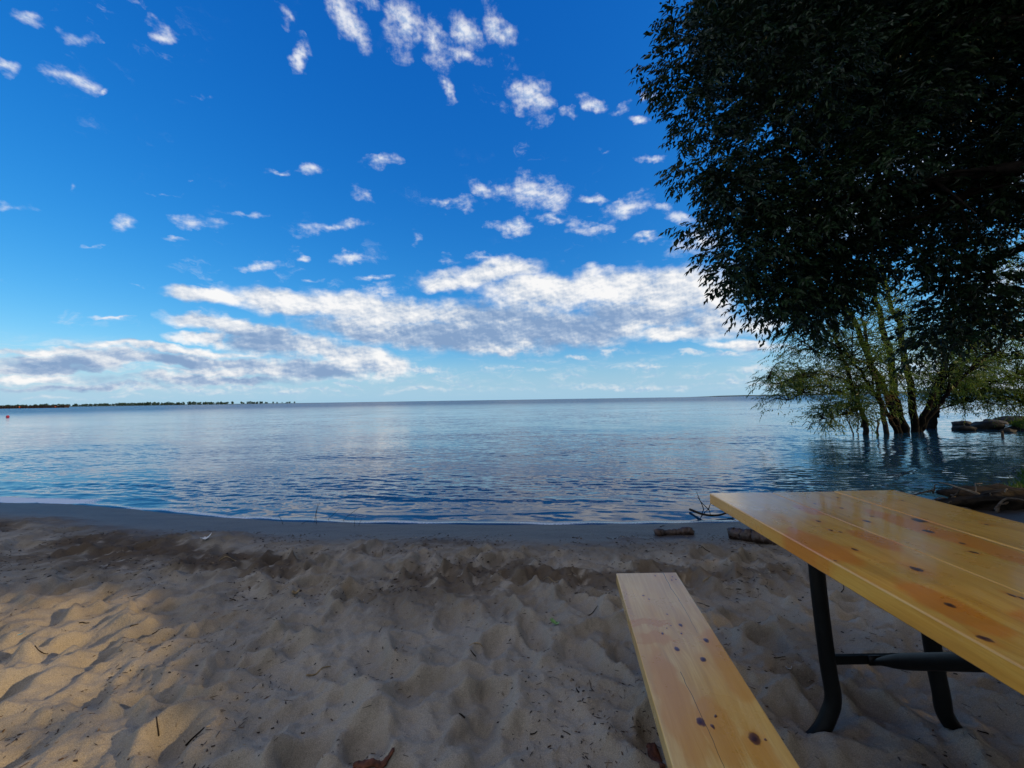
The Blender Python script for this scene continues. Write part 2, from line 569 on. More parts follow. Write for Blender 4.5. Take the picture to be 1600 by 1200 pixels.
def sand_axis():
    a = list(np.arange(-1.1, 1.1001, 0.0095))
    x = 1.1
    while x < 8:
        x *= 1.0085
        a = [-x] + a + [x]
    while x < 420:
        x *= 1.12
        a = [-x] + a + [x]
    return np.array(a)


xs = sand_axis()
ys = list(np.arange(0.40, 1.2, 0.0055))
y = ys[-1]
while y < 6.2:
    y *= 1.0047
    ys.append(y)
while y < 70:
    y *= 1.12
    ys.append(y)
pre, y = [], 0.40
st = 0.012
while y > -120:
    y -= st
    st *= 1.16
    pre.append(y)
ys = np.array(pre[::-1] + ys)
X, Y = np.meshgrid(xs, ys)
sx, sy = X, Y
dsh = shore_y(X) - Y                         # metres to the water line
wob = 0.10 * perlin(X * 0.9, Y * 0.9, 3)
dryk = sstep(dsh + wob * 1.6, 0.55, 1.15)    # 0 on the smooth washed strip, 1 on loose sand
base = np.where(dsh > 1.0, 0.0, np.where(dsh > 0, WATER_Z * (1 - np.clip(dsh, 0, 1)) ** 1.25, WATER_Z + np.maximum(dsh * 0.16, -2.5)))
Z = base.copy()
wx = X + 0.10 * perlin(X * 2.2, Y * 2.2, 11) + 0.035 * perlin(X * 6, Y * 6, 12)
wy = Y + 0.10 * perlin(X * 2.2, Y * 2.2, 13) + 0.035 * perlin(X * 6, Y * 6, 14)
# trampled ridges that run roughly away from the camera, leaning to the right
ca, sa = math.cos(math.radians(-24)), math.sin(math.radians(-24))
ru, rv = wx * ca - wy * sa, wx * sa + wy * ca
ridge = 1 - 2.0 * np.abs(perlin(ru * 3.1, rv * 1.9, 21))
ridge2 = 1 - 2.0 * np.abs(perlin(ru * 5.2 + 9, rv * 3.6, 22))
bowl = perlin(wx * 4.3, wy * 4.0, 23)
loose = dryk * (1 - 0.45 * sstep(Y, 2.15, 3.0))
Z += loose * (0.017 * ridge + 0.009 * ridge2 + 0.008 * bowl + 0.030 * perlin(X * 0.8, Y * 0.8, 24))

def cells(u, v, seed):
    """distance to the nearest of jittered points: bowls that meet in crests"""
    r_c = np.random.default_rng(seed)
    jx_, jy_ = r_c.uniform(0.05, 0.95, (128, 128)), r_c.uniform(0.05, 0.95, (128, 128))
    dp_ = r_c.uniform(0.45, 1.0, (128, 128))
    ui, vi = np.floor(u).astype(int), np.floor(v).astype(int)
    best, dpt = np.full(u.shape, 9.0), np.zeros(u.shape)
    for a in (-1, 0, 1):
        for c_ in (-1, 0, 1):
            A_, B_ = (ui + a) & 127, (vi + c_) & 127
            d2 = (ui + a + jx_[A_, B_] - u) ** 2 + (vi + c_ + jy_[A_, B_] - v) ** 2
            m_ = d2 < best
            best = np.where(m_, d2, best)
            dpt = np.where(m_, dp_[A_, B_], dpt)
    return np.sqrt(best), dpt


near = (np.abs(X) < 9) & (Y > 0.2) & (Y < 5.2)
jj, ii = np.where(near.any(1))[0], np.where(near.any(0))[0]
sl = np.ix_(jj, ii)
c1_, d1_ = cells(ru[sl] * 7.2, rv[sl] * 3.3, 5)
c2_, d2_ = cells(ru[sl] * 15.0 + 3, rv[sl] * 11.5, 6)
c3_, d3_ = cells(wx[sl] * 31.0 + 3, wy[sl] * 28.0, 7)
rgh = sstep(perlin(X[sl] * 1.3, Y[sl] * 1.3, 26), -0.35, 0.35)
Z[sl] += loose[sl] * 1.3 * (0.034 * d1_ * (np.minimum(c1_, 0.9) ** 2.1 - 0.25) + 0.0150 * d2_ * (np.minimum(c2_, 0.9) ** 1.9 - 0.25) + 0.0048 * rgh * d3_ * (np.minimum(c3_, 0.85) ** 1.5 - 0.3))
# footprints
mask = (np.abs(X) < 7.5) & (Y > 0.3) & (Y < 4.6)
iy = np.where((ys > 0.3) & (ys < 4.6))[0]
ix = np.where(np.abs(xs) < 7.5)[0]
for i in range(520):
    if i < 340:
        cx, cy = rng.uniform(-2.6, 2.6), rng.uniform(0.45, 2.7)
    else:
        cx, cy = rng.uniform(-5.5, 5.5), rng.uniform(1.3, 3.4)
    th = rng.uniform(0, math.pi)
    L, Wd = rng.uniform(0.07, 0.14), rng.uniform(0.04, 0.075)
    dep = rng.uniform(0.008, 0.028)
    jx = ix[(xs[ix] > cx - 0.32) & (xs[ix] < cx + 0.32)]
    jy = iy[(ys[iy] > cy - 0.32) & (ys[iy] < cy + 0.32)]
    if len(jx) < 2 or len(jy) < 2:
        continue
    sl = np.ix_(jy, jx)
    xx, yy = X[sl] - cx, Y[sl] - cy
    xx = xx + 0.02 * perlin(X[sl] * 14, Y[sl] * 14, 31)
    yy = yy + 0.02 * perlin(X[sl] * 14 + 7, Y[sl] * 14, 32)
    u, v = (xx * math.cos(th) + yy * math.sin(th)) / L, (-xx * math.sin(th) + yy * math.cos(th)) / Wd
    q = np.sqrt(u * u + v * v)
    prof = -np.exp(-(q / 0.85) ** 4) * (1 - 0.35 * u) + 0.55 * np.exp(-((q - 1.35) / 0.33) ** 2) * (1 + 0.5 * v)
    Z[sl] += dep * prof * dryk[sl]
# churned, clotted damp sand in front of the washed strip
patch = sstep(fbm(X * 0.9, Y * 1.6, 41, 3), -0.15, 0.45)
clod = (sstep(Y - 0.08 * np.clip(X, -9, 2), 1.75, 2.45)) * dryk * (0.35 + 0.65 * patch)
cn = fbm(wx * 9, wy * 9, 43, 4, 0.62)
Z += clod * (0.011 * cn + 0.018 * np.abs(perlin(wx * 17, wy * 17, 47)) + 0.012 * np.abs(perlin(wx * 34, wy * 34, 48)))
# the larger heap of dug sand left of the middle
hx, hy = at_z(330, 842, 0.0)[:2]
hq = ((X - hx) / 0.36) ** 2 + ((Y - hy) / 0.16) ** 2
Z += 0.060 * np.exp(-hq) * (1 + 0.35 * cn)
for hpx, hpy, hh, hr in ((570, 855, 0.028, 0.12), (640, 885, 0.018, 0.2), (420, 880, 0.018, 0.25), (90, 812, 0.03, 0.25), (985, 838, 0.02, 0.12), (1060, 850, 0.025, 0.2)):
    hx2, hy2 = at_z(hpx, hpy, 0.0)[:2]
    Z += hh * np.exp(-((X - hx2) / hr) ** 2 - ((Y - hy2) / (hr * 0.6)) ** 2) * (1 + 0.4 * cn)
Z += loose * 0.0090 * fbm(wx * 11, wy * 9, 58, 4, 0.62)
Z += dryk * (0.0045 * fbm(X * 26, Y * 26, 51, 2) + 0.0012 * perlin(X * 80, Y * 80, 55)) + (1 - dryk) * 0.0035 * fbm(X * 3, Y * 6, 57, 2)
# ground climbs into the grassy bank at the right
bankk = sstep(X, 4.9, 6.6) * sstep(dsh, 0.05, 0.9)
Z += bankk * 0.25
damp = np.clip(1 - sstep(dsh + wob, 0.5, 1.3), 0, 1)           # wet strip
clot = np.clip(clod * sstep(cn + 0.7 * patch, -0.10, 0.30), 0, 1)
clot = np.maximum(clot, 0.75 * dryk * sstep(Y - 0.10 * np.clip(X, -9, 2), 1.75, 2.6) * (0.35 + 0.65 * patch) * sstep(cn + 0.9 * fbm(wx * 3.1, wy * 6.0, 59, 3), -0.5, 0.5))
gi = np.arange(X.size).reshape(X.shape)
Fq = np.stack([gi[:-1, :-1], gi[:-1, 1:], gi[1:, 1:], gi[1:, :-1]], -1).reshape(-1, 4)

m, N, b, o = material('beach_sand')
pos = N.n('ShaderNodeTexCoord').outputs['Object']
aw = N.n('ShaderNodeAttribute', attribute_name='wet').outputs['Fac']
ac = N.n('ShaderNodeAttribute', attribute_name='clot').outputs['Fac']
n1 = N.noise(pos, 2.2, 4.0, 0.6)
n2 = N.noise(pos, 420.0, 2.0, 0.6)
n3 = N.noise(pos, 55.0, 4.0, 0.65)
dry = N.mix(N.step(n1, 0.3, 0.7), (0.265, 0.232, 0.182, 1), (0.36, 0.318, 0.256, 1))
dry = N.mix(N.step(n2, 0.25, 0.75), N.mix(1.0, dry, (0.72, 0.70, 0.68, 1), 'MULTIPLY'), N.mix(1.0, dry, (1.22, 1.22, 1.22, 1), 'MULTIPLY'))
spk = N.step(n3, 0.66, 0.70)
dry = N.mix(N.math('MULTIPLY', spk, 0.55), dry, (0.06, 0.042, 0.028, 1))
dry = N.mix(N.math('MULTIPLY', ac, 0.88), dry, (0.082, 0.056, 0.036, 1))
wetc = N.mix(n1, (0.046, 0.042, 0.040, 1), (0.064, 0.057, 0.052, 1))
N.put(b.inputs['Base Color'], N.mix(aw, dry, wetc))
N.put(b.inputs['Roughness'], N.step(aw, 0.0, 1.0, t0=0.95, t1=0.5))
N.put(b.inputs['Specular IOR Level'], N.step(aw, 0.0, 1.0, t0=0.1, t1=0.35))
bump(N, b, N.math('ADD', N.math('MULTIPLY', n2, 0.35), N.math('MULTIPLY', n3, 1.3)), 0.007, 0.8)
M['sand'] = m
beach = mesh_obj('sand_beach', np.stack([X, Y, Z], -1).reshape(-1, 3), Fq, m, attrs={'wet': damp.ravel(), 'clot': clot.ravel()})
put_props(beach, 'pale trampled beach sand with a smooth dark wet strip along the water', kind='structure')


def sand_z(x, y):
    i = np.clip(np.searchsorted(xs, x) - 1, 0, len(xs) - 2)
    j = np.clip(np.searchsorted(ys, y) - 1, 0, len(ys) - 2)
    fx, fy = (x - xs[i]) / (xs[i + 1] - xs[i]), (y - ys[j]) / (ys[j + 1] - ys[j])
    return (Z[j, i] * (1 - fx) + Z[j, i + 1] * fx) * (1 - fy) + (Z[j + 1, i] * (1 - fx) + Z[j + 1, i + 1] * fx) * fy


# ------------------------------------------------------------------ lake
az_ = np.radians(np.linspace(-80, 80, 1250))
r_ = [2.6]
while r_[-1] < 60:
    r_.append(r_[-1] * 1.0042)
while r_[-1] < 45000:
    r_.append(r_[-1] * 1.06)
r_ = np.array(r_)
A, R = np.meshgrid(az_, r_)
WX, WY = R * np.sin(A), R * np.cos(A)
H = np.zeros_like(WX)
sp = np.maximum(R * 0.0042, R * (az_[1] - az_[0]))
gust = sstep(fbm(WX * 0.16 / (1 + R * 0.02), WY * 0.45 / (1 + R * 0.02), 61, 3), -0.55, 0.5)
dw = WY - shore_y(WX)                          # metres out from the shore
for i in range(64):
    lam = 0.09 * (1.9 / 0.09) ** (i / 63.0) * rng.uniform(0.9, 1.1)
    th = math.radians(-90 + rng.normal(-8, 30))
    kk = 2 * math.pi / lam
    slope = 0.022 if lam < 0.24 else (0.009 if lam < 0.5 else 0.0035)
    amp = slope / kk
    fade = 1 - sstep(sp, lam * 0.22, lam * 0.42)
    ph = kk * (WX * math.cos(th) + WY * math.sin(th)) + rng.uniform(0, 6.28)
    ph = ph + 0.9 * perlin(WX * 0.5 / max(lam, 0.3), WY * 0.5 / max(lam, 0.3), 70 + i % 5)
    H += amp * fade * np.sin(ph)
shal = sstep(dw, -0.05, 0.8)
H *= (0.35 + 0.65 * shal) * (0.30 + 0.70 * gust)
# two low swells about to run up the sand
for off, hh, wd in ((0.95, 0.008, 0.08), (1.9, 0.003, 0.20), (0.40, 0.004, 0.05)):
    o_ = off + 0.25 * perlin(WX * 0.45, WY * 0 + off * 3, 81)
    H += hh * np.exp(-((dw - o_) / wd) ** 2) * (0.35 + 0.65 * sstep(perlin(WX * 0.35 + off * 5, WX * 0, 83), -0.3, 0.4)) * (R < 30)
edge = 0.010 * np.exp(-((dw + 0.02) / 0.05) ** 2) + 0.012 * perlin(WX * 2.3, WY * 0.5, 85) * np.exp(-(dw / 0.25) ** 2)
WZ = WATER_Z + H + edge
chop = np.clip(0.35 + 0.75 * gust, 0, 1.2)
chop = chop * (0.35 + 0.65 * sstep(dw, 0.1, 1.2))
leftcalm = sstep(-WX / R, 0.45, 0.80) * sstep(R, 12, 22) * (1 - sstep(R, 55, 90))
chop = np.where(R > 60, np.maximum(chop, 0.9) * (1 + 0.7 * sstep(R, 70, 160)), chop) * (1 - 0.75 * leftcalm)
chop = chop * (1 - 0.85 * sstep(-WX, 4.9, 5.3) * (1 - sstep(dw, 0.3, 0.6)))
foam_sheen = np.exp(-((dw - 0.01 + 0.03 * perlin(WX * 4, WY * 4, 87)) / 0.045) ** 2) * (0.6 + 0.6 * sstep(perlin(WX * 1.3, WY * 0.3, 88), -0.2, 0.5))
foam_sheen += 0.5 * np.exp(-((dw - 0.85) / 0.05) ** 2) * sstep(perlin(WX * 0.8, WX * 0, 89), 0.1, 0.5)
foam_sheen += 2.2 * sstep(-WX, 4.75, 5.15) * sstep(dw, -0.05, 0.0) * (1 - sstep(dw, 0.16, 0.26)) * (WX > -30)  # solid band at far left: reflected sky painted white into the water colour
foam_sheen = foam_sheen * (1 - sstep(WX, 3.6, 4.4))
wi = np.arange(WX.size).reshape(WX.shape)
Wq = np.stack([wi[:-1, :-1], wi[1:, :-1], wi[1:, 1:], wi[:-1, 1:]], -1).reshape(-1, 4)

m, N, b, o = material('lake_water')
geo = N.n('ShaderNodeNewGeometry')
pos = geo.outputs['Position']
ach = N.n('ShaderNodeAttribute', attribute_name='chop').outputs['Fac']
afo = N.n('ShaderNodeAttribute', attribute_name='foam_sheen').outputs['Fac']
pm = N.mapping(pos, scale=(1.0, 1.9, 1.0))
c1 = N.vmath('SUBTRACT', N.noise(pm, 6.5, 2.0, 0.55, color=True), (0.5, 0.5, 0.5))
c2 = N.vmath('SUBTRACT', N.noise(pm, 0.55, 2.0, 0.5, color=True), (0.5, 0.5, 0.5))
c3 = N.vmath('SUBTRACT', N.noise(pm, 19.0, 2.0, 0.5, color=True), (0.5, 0.5, 0.5))
dist = N.vmath('LENGTH', pos)
farf = N.step(dist, 7.0, 45.0, t0=0.55, t1=1.0)
s1 = N.math('MULTIPLY', N.math('MULTIPLY', ach, farf), 0.60)
sl_ = N.vmath('ADD', N.vmath('ADD', c1, N.vmath('MULTIPLY', c2, (0.5, 0.5, 0.5))), N.vmath('MULTIPLY', c3, (0.55, 0.55, 0.55)))
vs = N.n('ShaderNodeVectorMath', operation='SCALE')
N.put(vs.inputs[0], N.vmath('MULTIPLY', sl_, (0.6, 1.0, 0.0)))
N.put(vs.inputs['Scale'], s1)
nn = N.vmath('NORMALIZE', N.vmath('ADD', geo.outputs['Normal'], vs.outputs[0]))
N.put(b.inputs['Normal'], nn)
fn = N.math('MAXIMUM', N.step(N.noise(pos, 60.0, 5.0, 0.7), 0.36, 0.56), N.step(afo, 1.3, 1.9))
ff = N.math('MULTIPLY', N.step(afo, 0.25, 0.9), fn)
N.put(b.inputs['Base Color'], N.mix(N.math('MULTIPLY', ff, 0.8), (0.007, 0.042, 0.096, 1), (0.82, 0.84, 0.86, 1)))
N.put(b.inputs['Roughness'], N.math('MAXIMUM', N.step(ff, 0.0, 1.0, t0=0.04, t1=0.6), N.step(dist, 15.0, 160.0, t0=0.04, t1=0.27)))
b.inputs['IOR'].default_value = 1.333
M['water'] = m
lake = mesh_obj('lake_water', np.stack([WX, WY, WZ], -1).reshape(-1, 3), Wq, m, attrs={'chop': chop.ravel(), 'foam_sheen': foam_sheen.ravel()})
put_props(lake, 'rippled blue lake reaching to the horizon', kind='structure')


# ------------------------------------------------------------------ trees
def unit(v):
    return v / (np.linalg.norm(v, axis=-1, keepdims=True) + 1e-12)


def leaflets(B, D, U, length, width):
    """folded leaves: B base, D direction, U rough up; returns V, T"""
    n = len(B)
    S = unit(np.cross(D, U))
    Nn = np.cross(S, D)
    L = np.asarray(length).reshape(-1, 1) * np.ones((n, 1))
    Wd = np.asarray(width).reshape(-1, 1) * np.ones((n, 1))
    mid = B + D * L * 0.42 - Nn * L * 0.03
    tip = B + D * L - Nn * L * 0.16
    v = np.stack([B, mid + S * Wd * 0.5 + Nn * Wd * 0.16, tip, mid - S * Wd * 0.5 + Nn * Wd * 0.16], 1)
    i = np.arange(n)[:, None] * 4
    t = np.concatenate([i + np.array([[0, 1, 2]]), i + np.array([[0, 2, 3]])], 0)
    return v.reshape(-1, 3), t


def sprigs(P, A, n_leaf, twig, leaf_l, leaf_w, r, droop=0.5, spread=0.9):
    """P twig bases, A twig directions: a drooping twig with leaflets left and right and one at the tip"""
    n = len(P)
    A = unit(A)
    rnd = unit(r.normal(size=(n, 3)))
    side = unit(np.cross(A, np.array([0, 0, 1.0]) + 0.35 * rnd))
    Bs, Ds, Us, Ls, Ws = [], [], [], [], []
    sc_ = r.uniform(0.75, 1.2, (n, 1))
    for j in range(n_leaf):
        f = (j + 0.6) / n_leaf
        ax = unit(A + np.array([0, 0, -1.0]) * droop * f)
        base = P + A * twig * f * sc_ + np.array([0, 0, -1.0]) * twig * droop * 0.5 * f * f * sc_
        sg = 1 if j % 2 == 0 else -1
        if j == n_leaf - 1:
            d = ax
        else:
            d = unit(ax * 0.75 + side * sg * spread + 0.28 * r.normal(size=(n, 3)) + np.array([0, 0, -0.45 * droop]))
        Bs.append(base)
        Ds.append(d)
        Us.append(unit(np.array([0, 0, 1.0]) + 0.45 * r.normal(size=(n, 3))))
        Ls.append(leaf_l * sc_[:, 0] * r.uniform(0.75, 1.2, n))
        Ws.append(leaf_w * sc_[:, 0] * r.uniform(0.75, 1.2, n))
    return leaflets(np.concatenate(Bs), np.concatenate(Ds), np.concatenate(Us), np.concatenate(Ls), np.concatenate(Ws))


def empty(name, loc=(0, 0, 0)):
    e = bpy.data.objects.new(name, None)
    e.empty_display_size = 0.2
    col.objects.link(e)
    e.location = loc
    return e


def local(parent, V):
    return np.asarray(V) - np.array(parent.location)


# ---- the big dark tree that overhangs the table and the beach from the right
TR = np.array([8.1, 2.6, 0.25])
tree = empty('broadleaf_tree', TR)
put_props(tree, 'big dark broadleaf tree overhanging the water and picnic table from the right', 'tree')
r2 = np.random.default_rng(5)
lobes = []                                   # centre, radius, in view


def lobe(px, py, dpt, rad):
    lobes.append((at_y(px, py, dpt), rad, True))


for a in ((1112, 15, 4.7, .46), (1088, 95, 4.75, .48), (1100, 170, 4.8, .50), (1108, 245, 4.8, .50), (1138, 315, 4.8, .50), (1165, 385, 4.9, .52),
          (1210, 430, 5.0, .50), (1150, 415, 4.75, .34), (1218, 470, 5.0, .36), (1265, 445, 5.2, .50), (1295, 462, 5.3, .34), (1462, 512, 5.0, .26), (1470, 470, 5.1, .30), (1500, 455, 5.3, .40), (1535, 505, 5.3, .30), (1560, 470, 5.6, .30),
          (1240, 488, 5.0, .36), (1285, 488, 5.1, .30), (1195, 482, 4.9, .33), (1465, 535, 4.8, .28), (1500, 500, 4.9, .34), (1545, 520, 5.0, .28), (1530, 440, 5.0, .36),
          (1345, 392, 5.2, .42), (1410, 392, 5.0, .42), (1480, 396, 5.1, .42), (1375, 340, 5.4, .5), (1450, 340, 5.3, .5), (1520, 345, 5.2, .45), (1500, 440, 5.0, .30), (1335, 435, 5.2, .26), (1590, 350, 5.4, .4), (1580, 500, 5.2, .25),
          (1180, 300, 5.2, .6), (1190, 220, 5.2, .6), (1180, 130, 5.2, .6), (1170, 40, 5.1, .6), (1190, -60, 5.0, .6), (1130, -60, 4.7, .45), (1240, 380, 5.4, .6)):
    lobe(*a)
for px in range(1262, 1800, 84):
    for py in range(-170, 430, 74):
        j1, j2 = r2.uniform(-22, 22, 2)
        if (px > 1540 and 360 < py) or (px > 1310 and py > 325):
            continue
        lobe(px + j1, py + j2, r2.uniform(5.0, 6.6), r2.uniform(0.52, 0.68))
for px in range(1210, 1800, 95):             # nearest boughs, in front of the limbs
    for py in range(-150, 440, 88):
        j1, j2 = r2.uniform(-30, 30, 2)
        if (px > 1520 and py > 350) or (px > 1310 and py > 335):
            continue
        lobe(px + j1, py + j2, r2.uniform(4.3, 4.9), r2.uniform(0.36, 0.5))
for i in range(44):                          # higher and deeper foliage of the same crown
    lobes.append((np.array([r2.uniform(4.0, 9.0), r2.uniform(4.2, 8.0), r2.uniform(6.6, 9.0)]), r2.uniform(.7, 1.1), True))
P_in, A_in = [], []
for cpos, rad, _ in lobes:
    n_cl = int(26 * (rad / 0.5) ** 2.2)
    dirs = unit(r2.normal(size=(n_cl, 3)))
    rr = rad * r2.uniform(0.25, 1.0, (n_cl, 1)) ** 0.55
    ctr = cpos + dirs * rr * np.array([1, 1, 0.85])
    for cc, dd in zip(ctr, dirs):
        k_ = 7
        off = r2.normal(size=(k_, 3)) * np.array([0.10, 0.10, 0.055])
        P_in.append(cc + off)
        A_in.append(dd * 0.55 + unit(off) * 0.8 + np.array([-0.12, -0.1, 0.10]) + 0.25 * r2.normal(size=(k_, 3)))
P_in, A_in = np.vstack(P_in), np.vstack(A_in)
Vc, Tc = sprigs(P_in, A_in, 8, 0.16, 0.084, 0.035, r2, droop=0.75)
# unseen rest of the crown, shaped for its shade, behind the camera and right
P_off, A_off = [], []


def lit_window(gx, gy):
    """ground kept sunlit by leaving out leaves of the unseen crown"""
    edge = -0.92 - 0.62 * (gy - 1.15) + 0.16 * np.sin(gy * 5.0)
    return sstep(edge - gx, -0.30, 0.35) * (1 - sstep(gy, 2.15, 2.75)) * sstep(gy, -1.5, -0.5)


for i in range(720):
    cx, cy, cz = r2.uniform(-4.5, 13.0), r2.uniform(-7.0, 6.5), r2.uniform(1.9, 8.5)
    q = ((cx - 7.0) / 7.5) ** 2 + ((cy + 0.4) / 6.8) ** 2 + ((cz - 4.6) / 4.2) ** 2
    if q > 1.0 or cx < 1.38 * max(cy, 0) + 1.0 and cy > -0.6:
        continue
    if cx < 3.0 and cz < 3.2:
        continue
    rad = r2.uniform(0.7, 1.1)
    n_cl = int(26 * rad ** 2)
    dirs = unit(r2.normal(size=(n_cl, 3)))
    ctr = np.array([cx, cy, cz]) + dirs * rad * r2.uniform(0.3, 1.0, (n_cl, 1)) ** 0.5
    for cc, dd in zip(ctr, dirs):
        off = r2.normal(size=(7, 3)) * np.array([0.13, 0.13, 0.07])
        P_off.append(cc + off)
        A_off.append(dd * 0.6 + unit(off) * 0.8 + 0.25 * r2.normal(size=(7, 3)))
P_off, A_off = np.vstack(P_off), np.vstack(A_off)
tt = P_off[:, 2] / SUN[2]
gx, gy = P_off[:, 0] - SUN[0] * tt, P_off[:, 1] - SUN[1] * tt
keep = r2.uniform(size=len(P_off)) > 1.0 * lit_window(gx, gy)  # cuts leaves from the unseen crown so sun lands on the chosen patch
keep &= ~((P_off[:, 1] > -0.3) & (P_off[:, 0] < 1.3 * np.maximum(P_off[:, 1], 0) + 0.7))      # stays clear of the view
P_off, A_off = P_off[keep], A_off[keep]
Vo, To = sprigs(P_off, A_off, 7, 0.24, 0.125, 0.052, r2, droop=0.7)
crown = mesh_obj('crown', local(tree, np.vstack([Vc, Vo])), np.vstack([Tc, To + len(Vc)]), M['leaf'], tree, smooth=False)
tb = MB()
tb.tube(smooth_path([TR + (0, 0, -0.5), TR + (0.02, 0, 0.4), TR + (-0.1, 0.1, 1.6), TR + (-0.2, 0.3, 3.2), TR + (-0.15, 0.5, 5.2), TR + (-0.4, 0.7, 7.2)], 5),
        np.interp(np.linspace(0, 1, 26), [0, 0.1, 0.3, 1], [0.46, 0.36, 0.30, 0.10]), 16)
tb.build('trunk', M['bark'], tree, origin=None).data.transform(Matrix.Translation(-Vector(TR)))
lb = MB()
limb_targets = [at_y(1530, 225, 5.4), at_y(1300, 200, 6.2), at_y(1200, 330, 5.5), at_y(1400, 60, 6.4), at_y(1270, 30, 6.0), at_y(1460, 450, 5.6), at_y(1245, 430, 5.6),
                np.array([4, 6.5, 7.5]), np.array([1.5, -2.5, 5.5]), np.array([6, -4, 5]), np.array([10.5, -2, 5.5]), np.array([11, 3, 5]), np.array([8, 6, 7.5])]
for i, tg in enumerate(limb_targets):
    st_ = TR + np.array([-0.15, 0.25, 1.7 + 0.28 * i])
    md = st_ * 0.5 + tg * 0.5 + np.array([0, 0, 0.35]) + r2.normal(size=3) * 0.12
    pth = smooth_path([st_, st_ * 0.72 + md * 0.28 + np.array([0, 0, 0.15]), md, md * 0.45 + tg * 0.55, tg], 5)
    lb.tube(pth, np.linspace(0.13, 0.014, len(pth)), 9)
    for j in range(9):
        q = pth[int(len(pth) * r2.uniform(0.35, 0.97))]
        e_ = q + unit(r2.normal(size=3) + np.array([-0.3, 0, -0.2])) * r2.uniform(0.5, 1.2)
        pp = smooth_path([q, q * 0.5 + e_ * 0.5 + r2.normal(size=3) * 0.06, e_ + np.array([0, 0, -0.12])], 4)
        lb.tube(pp, np.linspace(0.026, 0.005, len(pp)), 6)
lo = lb.build('limbs', M['bark'], tree)
lo.data.transform(Matrix.Translation(-Vector(TR)))


# ---- trees standing in the water
def water_tree(name, label, base_px, stems, branch_n, leaf_n, r, leafm, barkm, leaf_l=0.105, leaf_w=0.022, reach=0.9, group='trees standing in the shallow water', floor=None, lsp=1.0):
    """stems: list of (waypoints in (px, py, depth), base radius)"""
    b0 = at_z(base_px[0], base_px[1], WATER_Z)
    root = empty(name, b0)
    put_props(root, label, 'tree', group)
    ends = []
    for wp, rad in stems:
        pts = [at_y(*p) for p in wp]
        pts = [pts[0] + np.array([0, 0, -0.5])] + pts
        pth = smooth_path(pts, 6)
        pth[3:] += r.normal(size=(len(pth) - 3, 3)) * 0.02
        t_ = MB()
        t_.tube(pth, rad * np.interp(np.linspace(0, 1, len(pth)), [0, 0.12, 1], [1.25, 0.95, 0.30]), 9)
        o_ = t_.build('trunk', barkm, root)
        o_.data.transform(Matrix.Translation(-Vector(b0)))
        ends.append((pth, rad))
    bm_ = MB()
    tw_p, tw_d = [], []
    for pth, rad in ends:
        for j in range(branch_n):
            f = r.uniform(0.36, 1.0)
            q = pth[min(len(pth) - 1, int(f * len(pth)))]
            d = unit(r.normal(size=3) * np.array([1.0, 0.8, 0.35]) + np.array([0, 0, 0.25]))
            ln = reach * r.uniform(0.5, 1.25)
            e_ = q + d * ln + np.array([0, 0, -0.12 * ln])
            m_ = q + d * ln * 0.5 + np.array([0, 0, 0.12 * ln])
            pp = smooth_path([q, m_, e_], 5)
            bm_.tube(pp, np.linspace(0.016, 0.004, len(pp)), 5)
            for s_ in range(leaf_n):
                g = r.uniform(0.2, 1.0)
                c_ = pp[min(len(pp) - 1, int(g * len(pp)))]
                tw_p.append(c_ + r.normal(size=3) * 0.10 * lsp)
                tw_d.append(d * 0.6 + r.normal(size=3) * 0.6 + np.array([0, 0, -0.15]))
    bo = bm_.build('branches', barkm, root)
    bo.data.transform(Matrix.Translation(-Vector(b0)))
    tw_p, tw_d = np.array(tw_p), np.array(tw_d)
    if floor is not None:
        k2 = tw_p[:, 2] > floor + r.uniform(0, 0.25, len(tw_p))
        tw_p, tw_d = tw_p[k2], tw_d[k2]
    V_, T_ = sprigs(tw_p, tw_d, 9, 0.30, leaf_l, leaf_w, r, droop=0.55, spread=0.75)
    co = mesh_obj('crown', V_ - b0, T_, leafm, root, smooth=False)
    return root


r3 = np.random.default_rng(8)
water_tree('willow_tree', 'many stemmed willow with thick dark leaning trunks standing in the lake', (1408, 677),
           [([(1404, 677, 11.8), (1385, 620, 11.8), (1352, 545, 11.7), (1325, 480, 11.5), (1300, 400, 11.3), (1290, 300, 11)], 0.10),
            ([(1414, 676, 11.9), (1398, 620, 12.0), (1392, 560, 12.0), (1378, 500, 12.2), (1366, 440, 12.4), (1360, 330, 12.5)], 0.125),
            ([(1430, 673, 12.0), (1424, 610, 12.1), (1412, 550, 12.2), (1405, 505, 12.3), (1390, 470, 12.4), (1378, 400, 12.6), (1370, 300, 12.8)], 0.105),
            ([(1436, 673, 12.0), (1452, 630, 12.0), (1472, 580, 12.2), (1482, 520, 12.4), (1500, 440, 12.6), (1510, 340, 12.8)], 0.09),
            ([(1438, 674, 12.0), (1462, 640, 12.0), (1490, 605, 12.0), (1530, 565, 12.1), (1570, 530, 12.2), (1620, 480, 12.3)], 0.07),
            ([(1398, 668, 11.6), (1372, 625, 11.4), (1352, 590, 11.2), (1318, 548, 11.0), (1270, 520, 10.9)], 0.06)],
           40, 9, r3, M['willow'], M['willow_bark'], reach=1.15, floor=0.25)
